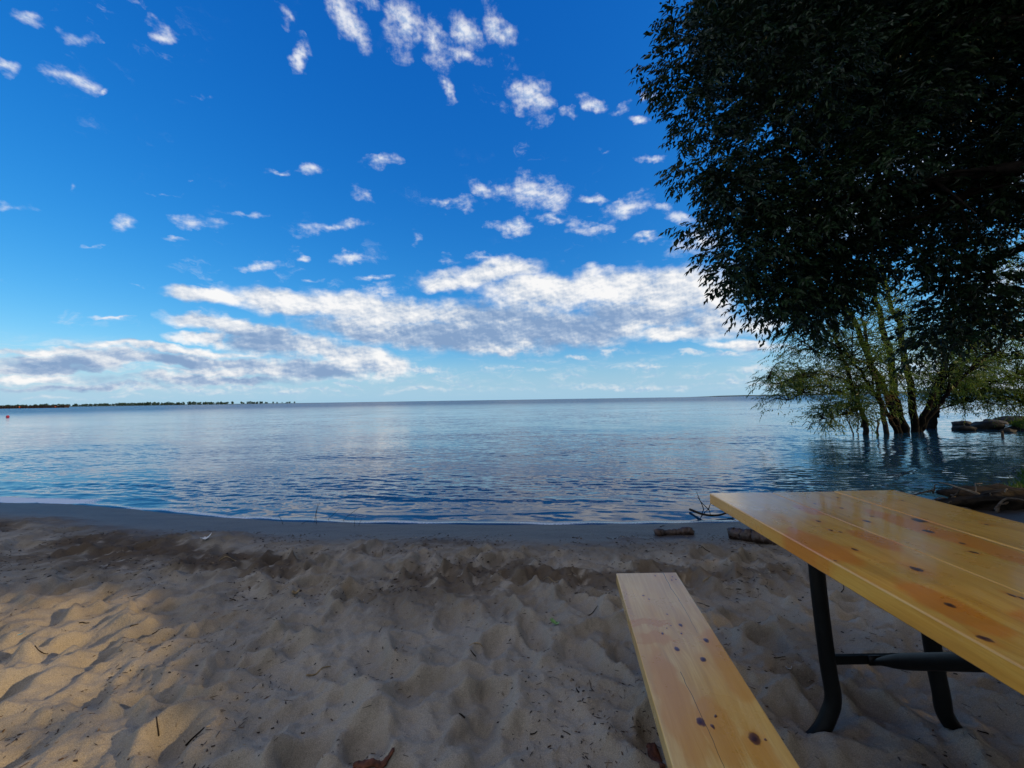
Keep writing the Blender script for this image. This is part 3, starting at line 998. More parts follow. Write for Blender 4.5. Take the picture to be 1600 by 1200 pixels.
water_tree('willow_tree', 'willow with a short straight trunk and yellowing leaves beside the rocks', (1458, 671),
           [([(1457, 670, 13.0), (1460, 640, 13.0), (1462, 620, 13.0), (1476, 590, 13.1), (1500, 560, 13.2), (1545, 520, 13.3), (1610, 470, 13.4), (1680, 420, 13.5)], 0.12),
            ([(1463, 625, 13.0), (1490, 600, 13.0), (1540, 565, 12.9), (1585, 560, 12.9), (1640, 560, 12.8)], 0.05),
            ([(1464, 628, 13.0), (1500, 612, 12.9), (1545, 600, 12.8), (1600, 592, 12.7), (1660, 598, 12.6)], 0.035),
            ([(1461, 645, 13.0), (1490, 632, 12.9), (1530, 624, 12.8), (1575, 622, 12.7), (1620, 636, 12.6)], 0.028),
            ([(1462, 620, 13.0), (1482, 560, 13.2), (1520, 490, 13.3), (1560, 400, 13.4), (1600, 300, 13.5)], 0.07)],
           66, 13, r3, M['willow'], M['willow_bark'], reach=1.15, floor=0.15)
water_tree('slender_tree', 'thin leafy tree leaning left with a pale trunk, nearest the open lake', (1352, 677),
           [([(1353, 677, 11.4), (1346, 640, 11.4), (1330, 595, 11.3), (1312, 545, 11.2), (1300, 505, 11.1), (1290, 450, 11.0)], 0.075),
            ([(1330, 600, 11.3), (1290, 585, 11.1), (1250, 590, 10.9), (1215, 600, 10.8), (1198, 590, 10.7)], 0.035),
            ([(1335, 610, 11.3), (1295, 615, 11.2), (1262, 610, 11.0), (1235, 625, 10.9)], 0.03),
            ([(1345, 640, 11.4), (1310, 650, 11.2), (1280, 655, 11.1)], 0.02)],
           34, 11, r3, M['willow'], M['grey_bark'], reach=0.72, floor=-0.02)
water_tree('slender_tree', 'tall grey trunked tree with sparse leaves standing between the willows', (1384, 677),
           [([(1384, 676, 11.6), (1376, 630, 11.6), (1362, 570, 11.5), (1352, 520, 11.5), (1346, 470, 11.4), (1335, 380, 11.3)], 0.07),
            ([(1362, 580, 11.5), (1335, 560, 11.3), (1300, 560, 11.2), (1270, 545, 11.1)], 0.03)],
           34, 8, r3, M['willow'], M['grey_bark'], reach=0.85, floor=0.1)
water_tree('sapling', 'dead brown leaved sapling at the foot of the willow trunks', (1370, 676),
           [([(1370, 676, 11.3), (1374, 655, 11.3), (1384, 636, 11.2), (1392, 622, 11.2)], 0.03)],
           10, 5, r3, M['dry_leaf'], M['dead_wood'], leaf_l=0.07, leaf_w=0.02, reach=0.32, floor=0.05, group='saplings in the water')
water_tree('sapling', 'bare thin sapling left of the slender tree in the water', (1330, 677),
           [([(1331, 677, 11.5), (1326, 655, 11.5), (1318, 630, 11.4), (1306, 605, 11.4)], 0.022)],
           7, 3, r3, M['willow'], M['dead_wood'], reach=0.4, floor=0.1, group='saplings in the water')
water_tree('sapling', 'straight thin sapling between the two slender trees', (1341, 678),
           [([(1341, 678, 11.3), (1340, 655, 11.3), (1341, 632, 11.3), (1338, 600, 11.2)], 0.018)],
           6, 3, r3, M['willow'], M['dead_wood'], reach=0.35, floor=0.1, group='saplings in the water')


# ------------------------------------------------------------------ picnic table
def wood(name, dirv, origin, knots, stains, cracks, seams, hue):
    """varnished pine; u runs along the board from its far end, v across it"""
    m, N, b, o = material(name)
    p = N.n('ShaderNodeTexCoord').outputs['Object']
    px_, py_, pz_ = N.sep(p)
    # object space equals world space shifted to the far left corner of the board
    u = N.math('MULTIPLY', py_, -1.0 / abs(dirv[1]))
    v = N.math('SUBTRACT', px_, N.math('MULTIPLY', u, dirv[0]))
    uv = N.combine(u, v, 0.0)
    wrp = N.vmath('MULTIPLY', N.vmath('SUBTRACT', N.noise(uv, 3.0, 2.0, color=True), (0.5, 0.5, 0.5)), (0.0, 0.020, 0.0))
    kitems = [((k_[0], k_[1]), (k_[2] * 1.35, k_[2] * 0.95), 0.0, 1.0) for k_ in knots]
    kwide = N.blobs(uv, [((k_[0], k_[1]), (k_[2] * 7.0, k_[2] * 3.4), 0.0, 1.0) for k_ in knots])
    plank = None
    for s_ in seams:
        g = N.math('GREATER_THAN', v, s_)
        plank = g if plank is None else N.math('ADD', plank, g)
    vv = N.math('ADD', v, N.math('MULTIPLY', kwide, 0.012))
    if plank is not None:
        uu = N.math('MULTIPLY_ADD', plank, 7.3, u)
    else:
        uu = u
    gv = N.vmath('ADD', N.combine(N.math('MULTIPLY', uu, 0.06), vv, pz_), wrp)
    grain = N.noise(gv, 26.0, 5.0, 0.62, 0.6)
    fine_ = N.noise(N.combine(N.math('MULTIPLY', uu, 2.2), N.math('MULTIPLY', vv, 90.0), N.math('MULTIPLY', pz_, 90.0)), 1.6, 4.0, 0.65)
    broad = N.noise(N.combine(N.math('MULTIPLY', uu, 0.35), vv, pz_), 9.0, 3.0, 0.5)
    col_ = N.ramp(grain, [(0.34, hue[0]), (0.46, hue[1]), (0.52, hue[2]), (0.58, hue[1]), (0.68, hue[0])])
    col_ = N.mix(N.math('MULTIPLY', N.step(fine_, 0.38, 0.70), 0.5), col_, hue[0] + (1,))
    col_ = N.mix(N.math('MULTIPLY', N.step(broad, 0.42, 0.72), 0.55), col_, hue[3] + (1,))
    if stains:
        wuv = N.vmath('ADD', uv, N.vmath('MULTIPLY', N.vmath('SUBTRACT', N.noise(uv, 14.0, 4.0, color=True), (0.5, 0.5, 0.5)), (0.13, 0.05, 0)))
        st = N.blobs(wuv, [((s_[0], s_[1]), (s_[2], s_[3]), 0.0, 1.0) for s_ in stains])
        col_ = N.mix(N.math('MULTIPLY', N.step(st, 0.08, 0.36), 0.72), col_, hue[4] + (1,))
    kd = N.vmath('ADD', uv, N.vmath('MULTIPLY', N.vmath('SUBTRACT', N.noise(uv, 60.0, 3.0, color=True), (0.5, 0.5, 0.5)), (0.016, 0.010, 0)))
    col_ = N.mix(N.math('MULTIPLY', N.step(kwide, 0.35, 0.95), 0.55), col_, hue[4] + (1,))
    kk_ = N.blobs(kd, kitems)
    col_ = N.mix(N.step(kk_, 0.12, 0.42), col_, (0.15, 0.050, 0.014, 1))
    col_ = N.mix(N.step(kk_, 0.45, 0.85), col_, (0.048, 0.010, 0.006, 1))
    ck = None
    for u0, u1, va, vb, wd in cracks:
        t_ = N.step(u, u0, u1, smooth=False)
        vc_ = N.math('MULTIPLY_ADD', t_, vb - va, va)
        vc_ = N.math('ADD', vc_, N.math('MULTIPLY', N.math('SUBTRACT', N.noise(N.combine(N.math('MULTIPLY', u, 12.0), va * 40, 0.0), 1.0, 3.0), 0.5), 0.016))
        d_ = N.math('ABSOLUTE', N.math('SUBTRACT', v, vc_))
        win = N.math('MULTIPLY', N.math('GREATER_THAN', u, u0), N.math('LESS_THAN', u, u1))
        thin = N.math('MULTIPLY', N.step(t_, 0.0, 1.0, smooth=False, t0=1.0, t1=0.25), wd)
        g = N.math('MULTIPLY', N.math('LESS_THAN', d_, thin), win)
        ck = g if ck is None else N.math('MAXIMUM', ck, g)
    if ck is not None:
        col_ = N.mix(N.math('MULTIPLY', ck, 0.9), col_, (0.03, 0.014, 0.006, 1))
    scr = N.noise(N.vmath('MULTIPLY', p, (40.0, 9.0, 20.0)), 3.0, 6.0, 0.75)
    wear = N.step(scr, 0.62, 0.72)
    N.put(b.inputs['Base Color'], N.mix(N.math('MULTIPLY', wear, 0.16), col_, (0.80, 0.62, 0.36, 1)))
    rn = N.noise(p, 7.0, 5.0, 0.65)
    N.put(b.inputs['Roughness'], N.step(rn, 0.3, 0.75, t0=0.24, t1=0.42))
    b.inputs['Specular IOR Level'].default_value = 0.5
    b.inputs['Coat Weight'].default_value = 0.7
    b.inputs['Coat Roughness'].default_value = 0.10
    hgt = N.math('ADD', N.math('MULTIPLY', fine_, 0.5), N.math('ADD', N.math('MULTIPLY', rn, 1.2), N.math('MULTIPLY', kk_, 0.6)))
    bump(N, b, hgt, 0.0018, 0.7)
    return m


HUE_T = ((0.62, 0.295, 0.036), (0.77, 0.395, 0.054), (0.83, 0.465, 0.080), (0.79, 0.335, 0.032), (0.70, 0.205, 0.010))
HUE_B = ((0.62, 0.34, 0.085), (0.77, 0.46, 0.115), (0.84, 0.55, 0.165), (0.78, 0.40, 0.070), (0.68, 0.30, 0.038))
T0 = np.array([0.752, 1.589, 0.630])
TD = np.array([-0.069, -0.9976])
TLEN, TW = 2.15, 0.712
S1, S2 = 0.238, 0.476
M['table_wood'] = wood('varnished_table_pine', TD, T0,
                       [(0.179, 0.287, .007), (0.236, 0.334, .008), (0.331, 0.356, .007), (0.379, 0.302, .011), (0.379, 0.455, .022), (0.475, 0.392, .015), (0.372, 0.166, .008),
                        (0.454, 0.145, .007), (0.470, 0.160, .006), (0.597, 0.102, .008), (0.713, 0.144, .013), (0.861, 0.066, .010), (0.569, 0.389, .009), (0.625, 0.355, .009),
                        (0.828, 0.211, .007), (0.84, 0.216, .006), (0.96, 0.02, .009), (0.66, 0.010, .004), (0.429, 0.598, .008), (0.16, 0.60, .006), (0.72, 0.56, .010), (0.10, 0.42, .006),
                        (1.1, 0.30, .014), (1.3, 0.12, .012), (1.45, 0.52, .014), (1.7, 0.33, .012)],
                       [(0.560, 0.035, 0.15, 0.075), (0.540, 0.205, 0.10, 0.045), (0.245, 0.215, 0.09, 0.035), (0.42, 0.40, 0.20, 0.050), (0.47, 0.05, 0.07, 0.03), (0.86, 0.06, 0.12, 0.05),
                        (0.62, 0.42, 0.30, 0.05), (0.95, 0.16, 0.10, 0.04), (1.3, 0.3, 0.3, 0.06)],
                       [], [S1, S2], HUE_T)
table = empty('picnic_table', (1.05, 0.55, 0.0))
put_props(table, 'picnic table with a glossy varnished orange pine top on a black pipe frame', 'picnic table')


def board(name, P0, D, u0, u1, v0, v1, th, mat, parent, skew=0.0):
    """bevelled board; P0 its far left top corner, D its direction (towards the camera)"""
    bv = 0.003
    prof = [(v0, -bv), (v0 + bv * 0.35, -bv * 0.35), (v0 + bv, 0.0), (v1 - bv, 0.0), (v1 - bv * 0.35, -bv * 0.35), (v1, -bv), (v1, -th + bv), (v1 - bv, -th), (v0 + bv, -th), (v0, -th + bv)]
    us = [u0, u0 + bv] + list(np.linspace(u0 + bv, u1 - bv, 22)[1:-1]) + [u1 - bv, u1]
    rings = []
    vc, n = 0.5 * (v0 + v1), len(prof)
    for i, u in enumerate(us):
        shr = 1.0 if 0 < i < len(us) - 1 else (1 - bv / (v1 - v0))
        rings.append([(D[0] * u + vc + (v - vc) * shr, D[1] * u + skew * (v - vc), z if shr == 1 else -th / 2 + (z + th / 2) * 0.86) for v, z in prof])
    V = np.array(rings).reshape(-1, 3)
    idx = np.arange(len(V)).reshape(len(us), n)
    q = np.stack([idx[:-1], idx[1:], np.roll(idx[1:], -1, 1), np.roll(idx[:-1], -1, 1)], -1).reshape(-1, 4)
    caps = [idx[0][::1], idx[-1][::-1]]
    o_ = mesh_obj(name, V, [q, np.array(caps)], mat, parent, smooth=False)
    o_.location = np.asarray(P0) - np.array(parent.location)
    return o_


board('table_plank', T0, TD, 0.0, TLEN, 0.0, S1 - 0.0006, 0.040, M['table_wood'], table)
board('table_plank', T0, TD, 0.0015, TLEN, S1 + 0.0006, S2 - 0.0010, 0.040, M['table_wood'], table)
board('table_plank', T0 + (0, 0, 0.0012), TD, -0.001, TLEN, S2 + 0.0010, TW, 0.040, M['table_wood'], table)
B0 = np.array([0.405, 1.668, 0.300])
BD = np.array([-0.1285, -0.9917])
M['bench_wood'] = wood('varnished_bench_pine', BD, B0,
                       [(0.192, 0.073, .005), (0.217, 0.088, .005), (0.321, 0.126, .004), (0.384, 0.151, .009), (0.385, 0.120, .003), (0.40, 0.105, .003), (0.429, 0.085, .005), (0.428, 0.142, .004),
                        (0.466, 0.202, .010), (0.504, 0.108, .010), (0.551, 0.164, .010), (0.764, 0.089, .0125), (0.810, 0.184, .016), (0.749, 0.126, .004), (0.776, 0.111, .006), (0.812, 0.205, .004),
                        (0.04, 0.215, .004), (0.065, 0.222, .004), (0.07, 0.205, .005), (0.03, 0.15, .004), (1.05, 0.12, .012), (1.3, 0.19, .013), (1.6, 0.07, .012)],
                       [(0.70, 0.05, 0.25, 0.05), (0.79, 0.12, 0.12, 0.05), (0.83, 0.185, 0.07, 0.04), (0.45, 0.06, 0.05, 0.06), (0.36, 0.05, 0.018, 0.10), (0.385, 0.05, 0.012, 0.10), (0.46, 0.05, 0.012, 0.10), (0.56, 0.23, 0.2, 0.05)],
                       [(-0.02, 0.43, 0.186, 0.190, 0.0014), (0.60, 1.2, 0.091, 0.105, 0.0008)], [], HUE_B)
board('bench_seat', B0, BD, 0.0, TLEN, 0.0, 0.240, 0.040, M['bench_wood'], table)
# the seat board on the far side, hidden behind the table top from here
B1 = np.array([1.62, 1.60, 0.300])
board('bench_seat', B1, TD, 0.0, TLEN, 0.0, 0.235, 0.040, M['bench_wood'], table)


def pipe(name, pts, rad, parent, seg=14, rads=None):
    mb = MB()
    pth = smooth_path(pts, 6)
    mb.tube(pth, rad if rads is None else np.interp(np.linspace(0, 1, len(pth)), np.linspace(0, 1, len(rads)), rads), seg)
    o_ = mb.build(name, M['steel'], parent)
    o_.data.transform(Matrix.Translation(-Vector(parent.location)))
    return o_


for ly, sgn in ((1.255, 1), (-0.20, -1)):
    sh = TD[0] * (1.589 - ly) / 0.9976 - TD[0] * (1.589 - 1.255) / 0.9976
    shb = BD[0] * (1.668 - ly) / 0.9917 - BD[0] * (1.668 - 1.255) / 0.9917
    tl = ly - 0.010 * sgn
    for xx, s_ in ((0.930, -1), (1.250, 1)):
        xx = xx + sh
        pipe('leg', [(xx - 0.012, ly + 0.02 * sgn, 0.592), (xx - 0.008, ly + 0.012 * sgn, 0.40), (xx, ly, 0.20), (xx + 0.004, tl, 0.11), (xx + s_ * 0.010, tl, 0.060),
                     (xx + s_ * 0.035, tl, 0.015), (xx + s_ * 0.075, tl, -0.022), (xx + s_ * 0.14, tl, -0.045), (xx + s_ * 0.22, tl, -0.050)], 0.0212, table)
    for xl, sd in ((0.452 + shb, 1), (1.73 + sh, -1)):
        hx_ = 0.17 + 0.03
        pipe('bench_leg', [(xl - 0.030 * sd, ly + 0.01 * sgn, 0.262), (xl - 0.020 * sd, ly, 0.17), (xl - 0.010 * sd, tl, 0.08), (xl + 0.012 * sd, tl, 0.02), (xl + 0.05 * sd, tl, -0.025),
                          (xl + 0.12 * sd, tl, -0.047), (xl + 0.28 * sd, tl, -0.050)], 0.0212, table)
    cb = MB()
    cb.box(0.947 + sh, 1.232 + sh, ly - 0.006, ly + 0.006, 0.198, 0.2225)
    o_ = cb.build('cross_bar', M['steel'], table, smooth=False)
    o_.data.transform(Matrix.Translation(-Vector(table.location)))
    # brace: flattened where it is bolted to the cross bar, then a round tube up to the middle of the top
    xm = 1.085 + sh
    c_end = np.array([T0[0] + TW * 0.5 + TD[0] * 0.9 - 0.0, ly - 0.62 * sgn, 0.588])
    c_st = np.array([xm - 0.012, ly - 0.016 * sgn, 0.212])
    br = MB()
    ts = np.linspace(0, 1, 16)
    P_ = c_st + (c_end - c_st) * ts[:, None]
    seg = 14
    an = np.linspace(0, 2 * np.pi, seg, endpoint=False)
    dv = unit(c_end - c_st)
    s1_ = unit(np.cross(dv, np.array([0, 1.0, 0.0])))
    s2_ = np.cross(s1_, dv)
    rings = []
    for t_, q in zip(ts, P_):
        f_ = sstep(t_, -0.05, 0.13)
        ra_, rb_ = 0.0205 + 0.005 * (1 - f_), 0.006 + (0.0205 - 0.006) * f_
        rings.append(q + (np.cos(an)[:, None] * s1_ * ra_ + np.sin(an)[:, None] * s2_ * rb_))
    V = np.array(rings).reshape(-1, 3)
    idx = np.arange(len(V)).reshape(len(ts), seg)
    br.add(V, np.stack([idx[:-1], np.roll(idx[:-1], -1, 1), np.roll(idx[1:], -1, 1), idx[1:]], -1).reshape(-1, 4))
    br.add(np.vstack([rings[0], P_[:1]]), None, [((j + 1) % seg, j, seg) for j in range(seg)])
    br.box(c_st[0] - 0.028, c_st[0] + 0.030, min(c_st[1] + 0.004 * sgn, c_st[1] + 0.0095 * sgn), max(c_st[1] + 0.004 * sgn, c_st[1] + 0.0095 * sgn), 0.1975, 0.2245)
    o_ = br.build('brace', M['steel'], table)
    o_.data.transform(Matrix.Translation(-Vector(table.location)))
    bt = MB()
    bt.tube([c_st + (0.012, -0.012 * sgn, 0.0), c_st + (0.012, 0.004 * sgn, 0.0)], 0.009, 6)
    o_ = bt.build('bolt', M['steel'], table, smooth=False)
    o_.data.transform(Matrix.Translation(-Vector(table.location)))


# ------------------------------------------------------------------ right hand shore
r4 = np.random.default_rng(21)


def grass_tufts(name, pts, nrm_h, r, mat, label, lmin=0.06, lmax=0.16, wd=0.007, per=16):
    B = np.repeat(pts, per, 0) + r.normal(size=(len(pts) * per, 3)) * np.array([0.035, 0.035, 0.0])
    n = len(B)
    lean = r.normal(size=(n, 3)) * 0.38
    lean[:, 2] = 0
    D = unit(np.array([0, 0, 1.0]) + lean)
    L = r.uniform(lmin, lmax, (n, 1))
    S = unit(np.cross(D, unit(r.normal(size=(n, 3)))))
    tipd = unit(lean + np.array([0, 0, 0.55]))
    mid = B + D * L * 0.55
    tip = mid + tipd * L * 0.5
    v = np.stack([B - S * wd * 0.5, B + S * wd * 0.5, mid + S * wd * 0.4, mid - S * wd * 0.4, tip], 1).reshape(-1, 3)
    i = np.arange(n)[:, None] * 5
    o_ = mesh_obj(name, v, [i + np.array([[0, 1, 2, 3]]), i + np.array([[3, 2, 4]])], mat, smooth=False)
    put_props(o_, label, kind='stuff')
    return o_


gx_, gy_ = r4.uniform(5.2, 9.5, 5200), r4.uniform(2.8, 6.2, 5200)
kp = (shore_y(gx_) - gy_ > 0.10 + 0.25 * r4.uniform(size=5200)) & (gx_ > 5.25 + 0.35 * perlin(gx_ * 0 + 1.0, gy_ * 1.7, 91))
gp = np.stack([gx_[kp], gy_[kp], sand_z(gx_[kp], gy_[kp]) - 0.01], -1)
grass_tufts('bank_grass', gp, None, r4, M['grass'], 'dark shaded grass on the low bank behind the table', 0.05, 0.15, 0.008, 14)

# the low point of land with rocks beyond the willows
nx, ny = 150, 70
PX, PY = np.meshgrid(np.linspace(12.2, 40, nx), np.linspace(8.9, 15.0, ny))
pc = 11.6 + 0.02 * (PX - 13) + 0.25 * np.sin(PX * 0.8)
hw = 1.25 + 0.05 * (PX - 13) + 0.2 * perlin(PX * 0.7, PX * 0, 93)
q = ((PY - pc) / hw) ** 2 + np.maximum(0, (16.4 - PX) / 1.7) ** 2
PZ = WATER_Z - 0.25 + 0.72 * np.exp(-q * 0.9) + 0.05 * fbm(PX * 1.3, PY * 1.3, 94, 3)
pi_ = np.arange(PX.size).reshape(PX.shape)
point = mesh_obj('grassy_point', np.stack([PX, PY, PZ], -1).reshape(-1, 3),
                 np.stack([pi_[:-1, :-1], pi_[:-1, 1:], pi_[1:, 1:], pi_[1:, :-1]], -1).reshape(-1, 4), M['soil'])
put_props(point, 'low grassy point of land running into the lake', kind='structure')
sel = (PZ.ravel() > WATER_Z + 0.07)
gp = np.stack([PX.ravel(), PY.ravel(), PZ.ravel() - 0.01], -1)[sel]
gp = np.repeat(gp, 3, 0)
gp[:, :2] += r4.normal(size=(len(gp), 2)) * 0.09
grass_tufts('point_grass', gp, None, r4, M['grass'], 'bright sunlit grass on the rocky point', 0.06, 0.20, 0.014, 9)


def blob_mesh(name, ctr, size, r, mat, rough=0.22, sub=3, flat=1.0):
    import bmesh
    bmm = bmesh.new()
    bmesh.ops.create_icosphere(bmm, subdivisions=sub, radius=1.0)
    a, b2, c2 = r.uniform(-50, 50, 3)
    planes = [(unit(r.normal(size=3)), r.uniform(0.62, 0.9)) for _ in range(7)]
    for v in bmm.verts:
        p = np.array(v.co)
        for nrm, dd in planes:
            e_ = p @ nrm - dd
            if e_ > 0:
                p = p - nrm * e_ * 0.85
        n_ = float(fbm(np.array([p[0] * 1.6 + a]), np.array([p[1] * 1.6 + p[2] * 1.1 + b2]), 95, 4)[0])
        v.co = Vector(p * (1 + rough * n_) * np.asarray(size))
    me = bpy.data.meshes.new(name)
    bmm.to_mesh(me)
    bmm.free()
    me.materials.append(mat)
    me.polygons.foreach_set('use_smooth', np.full(len(me.polygons), True))
    o_ = bpy.data.objects.new(name, me)
    o_.location = ctr
    o_.rotation_euler = (r.uniform(-.15, .15), r.uniform(-.15, .15), r.uniform(0, 6.28))
    col.objects.link(o_)
    return o_


for px, py, wpx, lab in ((1503, 664, 30, 'small dark rock farthest out in the water, behind the front rock of the point'),
                         (1507, 672, 30, 'rounded rock nearest the willow trunk at the tip of the point'),
                         (1530, 666, 26, 'low rock just right of the outermost rock of the point'),
                         (1545, 669, 42, 'broad dark rock in the middle of the row on the point'),
                         (1556, 662, 26, 'dark rock at the back of the row between broad rock and grass'),
                         (1573, 660, 34, 'tallest dark rock standing at the edge of the point grass'),
                         (1592, 658, 34, 'rock at the right end of the row behind the point grass'),
                         (1574, 675, 20, 'small rock in front of the point grass, close to the water')):
    p_ = at_z(px, py, WATER_Z)
    sz = wpx / 640.0 * p_[1] * 0.5
    o_ = blob_mesh('rock', (p_[0], p_[1], WATER_Z + sz * 0.12), (sz * 1.05, sz * 0.8, sz * r4.uniform(0.36, 0.5)), r4, M['rock'])
    put_props(o_, lab, 'rock', 'rocks on the point')
pst = MB()
q_ = at_z(1566, 682, WATER_Z)
pst.tube([q_ + (0, 0, -0.3), q_ + (0.01, 0, 0.05), q_ + (0, 0, 0.14)], [0.03, 0.028, 0.02], 8)
o_ = pst.build('wooden_stake', M['dead_wood'], origin=q_)
put_props(o_, 'short dark stake sticking out of the water before the point', 'stake')

# heap of washed up roots on the bank
R0 = at_z(1545, 792, -0.06)
heap = empty('root_tangle', R0)
put_props(heap, 'dark tangle of driftwood roots heaped on the bank right of the table', 'driftwood')
sb_ = blob_mesh('soil_clump', (0.25, 0.15, 0.02), (0.62, 0.30, 0.13), r4, M['soil'], 0.35, 4)
sb_.parent = heap
sb_.rotation_euler = (0, 0, 0.15)
for i in range(46):
    a0 = np.array([r4.uniform(-0.35, 0.9), r4.uniform(-0.18, 0.30), r4.uniform(-0.02, 0.10)])
    d_ = unit(r4.normal(size=3) * np.array([1.0, 0.5, 0.45]))
    ln = r4.uniform(0.12, 0.42)
    P_ = [a0]
    for s_ in range(4):
        d_ = unit(d_ + r4.normal(size=3) * 0.45)
        P_.append(P_[-1] + d_ * ln / 4)
    P_ = np.array(P_)
    P_[:, 2] = np.clip(P_[:, 2], -0.05, 0.17)
    t_ = MB()
    pth = smooth_path(P_, 4)
    t_.tube(pth, np.linspace(r4.uniform(0.006, 0.016), 0.003, len(pth)), 6)
    t_.build('root', M['pale_root'] if r4.uniform() < 0.10 else M['dead_wood'], heap)

# ------------------------------------------------------------------ driftwood along the water line


def log_obj(name, p0, p1, rad, mat, label, r, knob=0.25, seg=14):
    p0, p1 = np.asarray(p0), np.asarray(p1)
    n = 34
    mb = MB()
    ts = np.linspace(0, 1, n)
    P_ = p0 + (p1 - p0) * ts[:, None] + np.cumsum(r.normal(size=(n, 3)) * rad * 0.05, 0)
    mb.tube(P_, rad * (1 + knob * np.convolve(r.normal(size=n + 6), np.ones(7) / 7, 'valid') * 0.9) * np.where((ts < 0.02) | (ts > 0.98), 0.9, 1.0), seg)
    V = mb.V[0]
    V += r.normal(size=V.shape) * rad * 0.10
    o_ = mb.build(name, mat, origin=tuple(0.5 * (p0 + p1)))
    put_props(o_, label, 'driftwood', 'driftwood by the water line')
    return o_


def on_sand(px, py, up=0.0):
    p = at_z(px, py, 0.0)
    for _ in range(6):
        p = at_z(px, py, float(sand_z(p[0], p[1])) + up)
    return p


def near_sand(px, py, up=0.0):
    return on_sand(px, py, up)


log_obj('driftwood_log', near_sand(1024, 834, 0.010), near_sand(1077, 832, 0.014), 0.030, M['wet_log'], 'short barky log lying on the wet sand left of the table corner', r4, 0.5)
log_obj('driftwood_log', near_sand(1139, 834, 0.030), near_sand(1215, 842, 0.025), 0.044, M['wet_log'], 'cut round log lying by the water behind the table corner', r4, 0.15)


def stem(name, pts, r0, r1, mat, label, cat, group=None):
    mb = MB()
    pth = smooth_path(np.array(pts), 5)
    mb.tube(pth, np.linspace(r0, r1, len(pth)), 6)
    o_ = mb.build(name, mat, origin=tuple(pts[0]))
    put_props(o_, label, cat, group)
    return o_


# thin dead stems standing where the ripples run out
for (x0, y0, x1, y1) in ((1320, 700, 1332, 600), (1311, 690, 1325, 605), (1180, 708, 1160, 655), (1430, 675, 1500, 620), (1368, 672, 1412, 628), (1474, 712, 1480, 658),
                         (1490, 712, 1507, 668), (532, 672, 535, 650), (1236, 706, 1288, 676)):
    b_ = at_z(x0 * .375, y0 * .375 + 560, WATER_Z)
    t_ = at_y(x1 * .375, y1 * .375 + 560, b_[1] + r4.uniform(-.04, .04))
    mid = (b_ + t_) / 2 + r4.normal(size=3) * np.array([.012, .01, .004])
    stem('dead_stem', [b_ - (0, 0, .05), b_, mid, t_], 0.0024, 0.0012, M['dark_twig'], 'thin dead stem standing at the edge of the water left of the middle', 'plant stem', 'dead stems at the water edge')
b_ = at_z(1106, 796, WATER_Z)
br_ = empty('forked_branch', b_)
put_props(br_, 'thin forked branch rising from the water beyond the table corner', 'branch', 'branches by the table corner')
for pts in ([(1100, 797), (1097, 789), (1093, 780), (1088, 768)], [(1110, 799), (1104, 793), (1096, 785), (1090, 777)], [(1107, 796), (1109, 790), (1111, 785)]):
    mb = MB()
    P_ = np.array([at_y(px, py, b_[1]) for px, py in pts])
    mb.tube(smooth_path(P_, 4), np.linspace(0.005, 0.002, 4 * (len(P_) - 1) + 1), 6)
    o_ = mb.build('twig', M['dark_twig'], br_)
    o_.data.transform(Matrix.Translation(-Vector(b_)))
stem('drift_branch', [at_z(1078, 796, WATER_Z + .02), at_z(1100, 804, WATER_Z + .03), at_z(1122, 805, WATER_Z + .02), at_z(1142, 800, WATER_Z + .03), at_z(1150, 806, WATER_Z)], 0.012, 0.006, M['dark_twig'],
     'dark bent branch floating at the water edge beyond the table corner', 'branch', 'branches by the table corner')
bare = empty('bare_branch', at_z(1303, 670, WATER_Z))
put_props(bare, 'bare hooked branch sticking out of the water left of the slender tree', 'branch')
for pts in ([(1304, 672), (1289, 660), (1268, 661), (1261, 658), (1253, 666)], [(1264, 671), (1267, 663), (1275, 661)], [(1298, 668), (1310, 664), (1322, 668)]):
    mb = MB()
    P_ = np.array([at_y(px, py, 11.6) for px, py in pts])
    pth = smooth_path(P_, 5)
    mb.tube(pth, np.linspace(0.014, 0.006, len(pth)), 6)
    o_ = mb.build('twig', M['dark_twig'], bare)
    o_.data.transform(Matrix.Translation(-Vector(bare.location)))

# ------------------------------------------------------------------ things lying on the sand
def twig(px, py, ln, ang, rad, mat, label, group, name='twig'):
    p = on_sand(px, py)
    ln = ln * min(1.0, max(0.4, p[1] / 2.4))
    d = np.array([math.cos(ang), math.sin(ang)])
    pts = []
    for f in (-0.5, -0.2, 0.15, 0.5):
        x_, y_ = p[0] + d[0] * ln * f + r4.normal() * ln * 0.04, p[1] + d[1] * ln * f + r4.normal() * ln * 0.04
        pts.append((x_, y_, float(sand_z(x_, y_)) + rad * 0.8))
    return stem(name, pts, rad, rad * 0.55, mat, label, 'twig', group)


for i in range(44):
    px, py = r4.uniform(10, 1560), 815 + 375 * r4.uniform() ** 1.5
    if py < 845 and r4.uniform() < 0.6:
        continue
    twig(px, py, r4.uniform(0.03, 0.085), r4.uniform(0, math.pi), r4.uniform(0.0015, 0.0032), M['dark_twig'], 'short dark twig lying on the trampled sand', 'dark twigs on the sand')
for px, py, an in ((360, 876, .3), (745, 1012, .2), (950, 935, .6), (560, 925, 2.4), (1110, 912, .1), (300, 1012, 2.0), (860, 905, 2.2), (498, 1049, .7)):
    twig(px, py, r4.uniform(0.07, 0.14), an, 0.0028, M['pale_twig'], 'pale dry stalk lying on the trampled sand', 'pale stalks on the sand', 'dry_stalk')


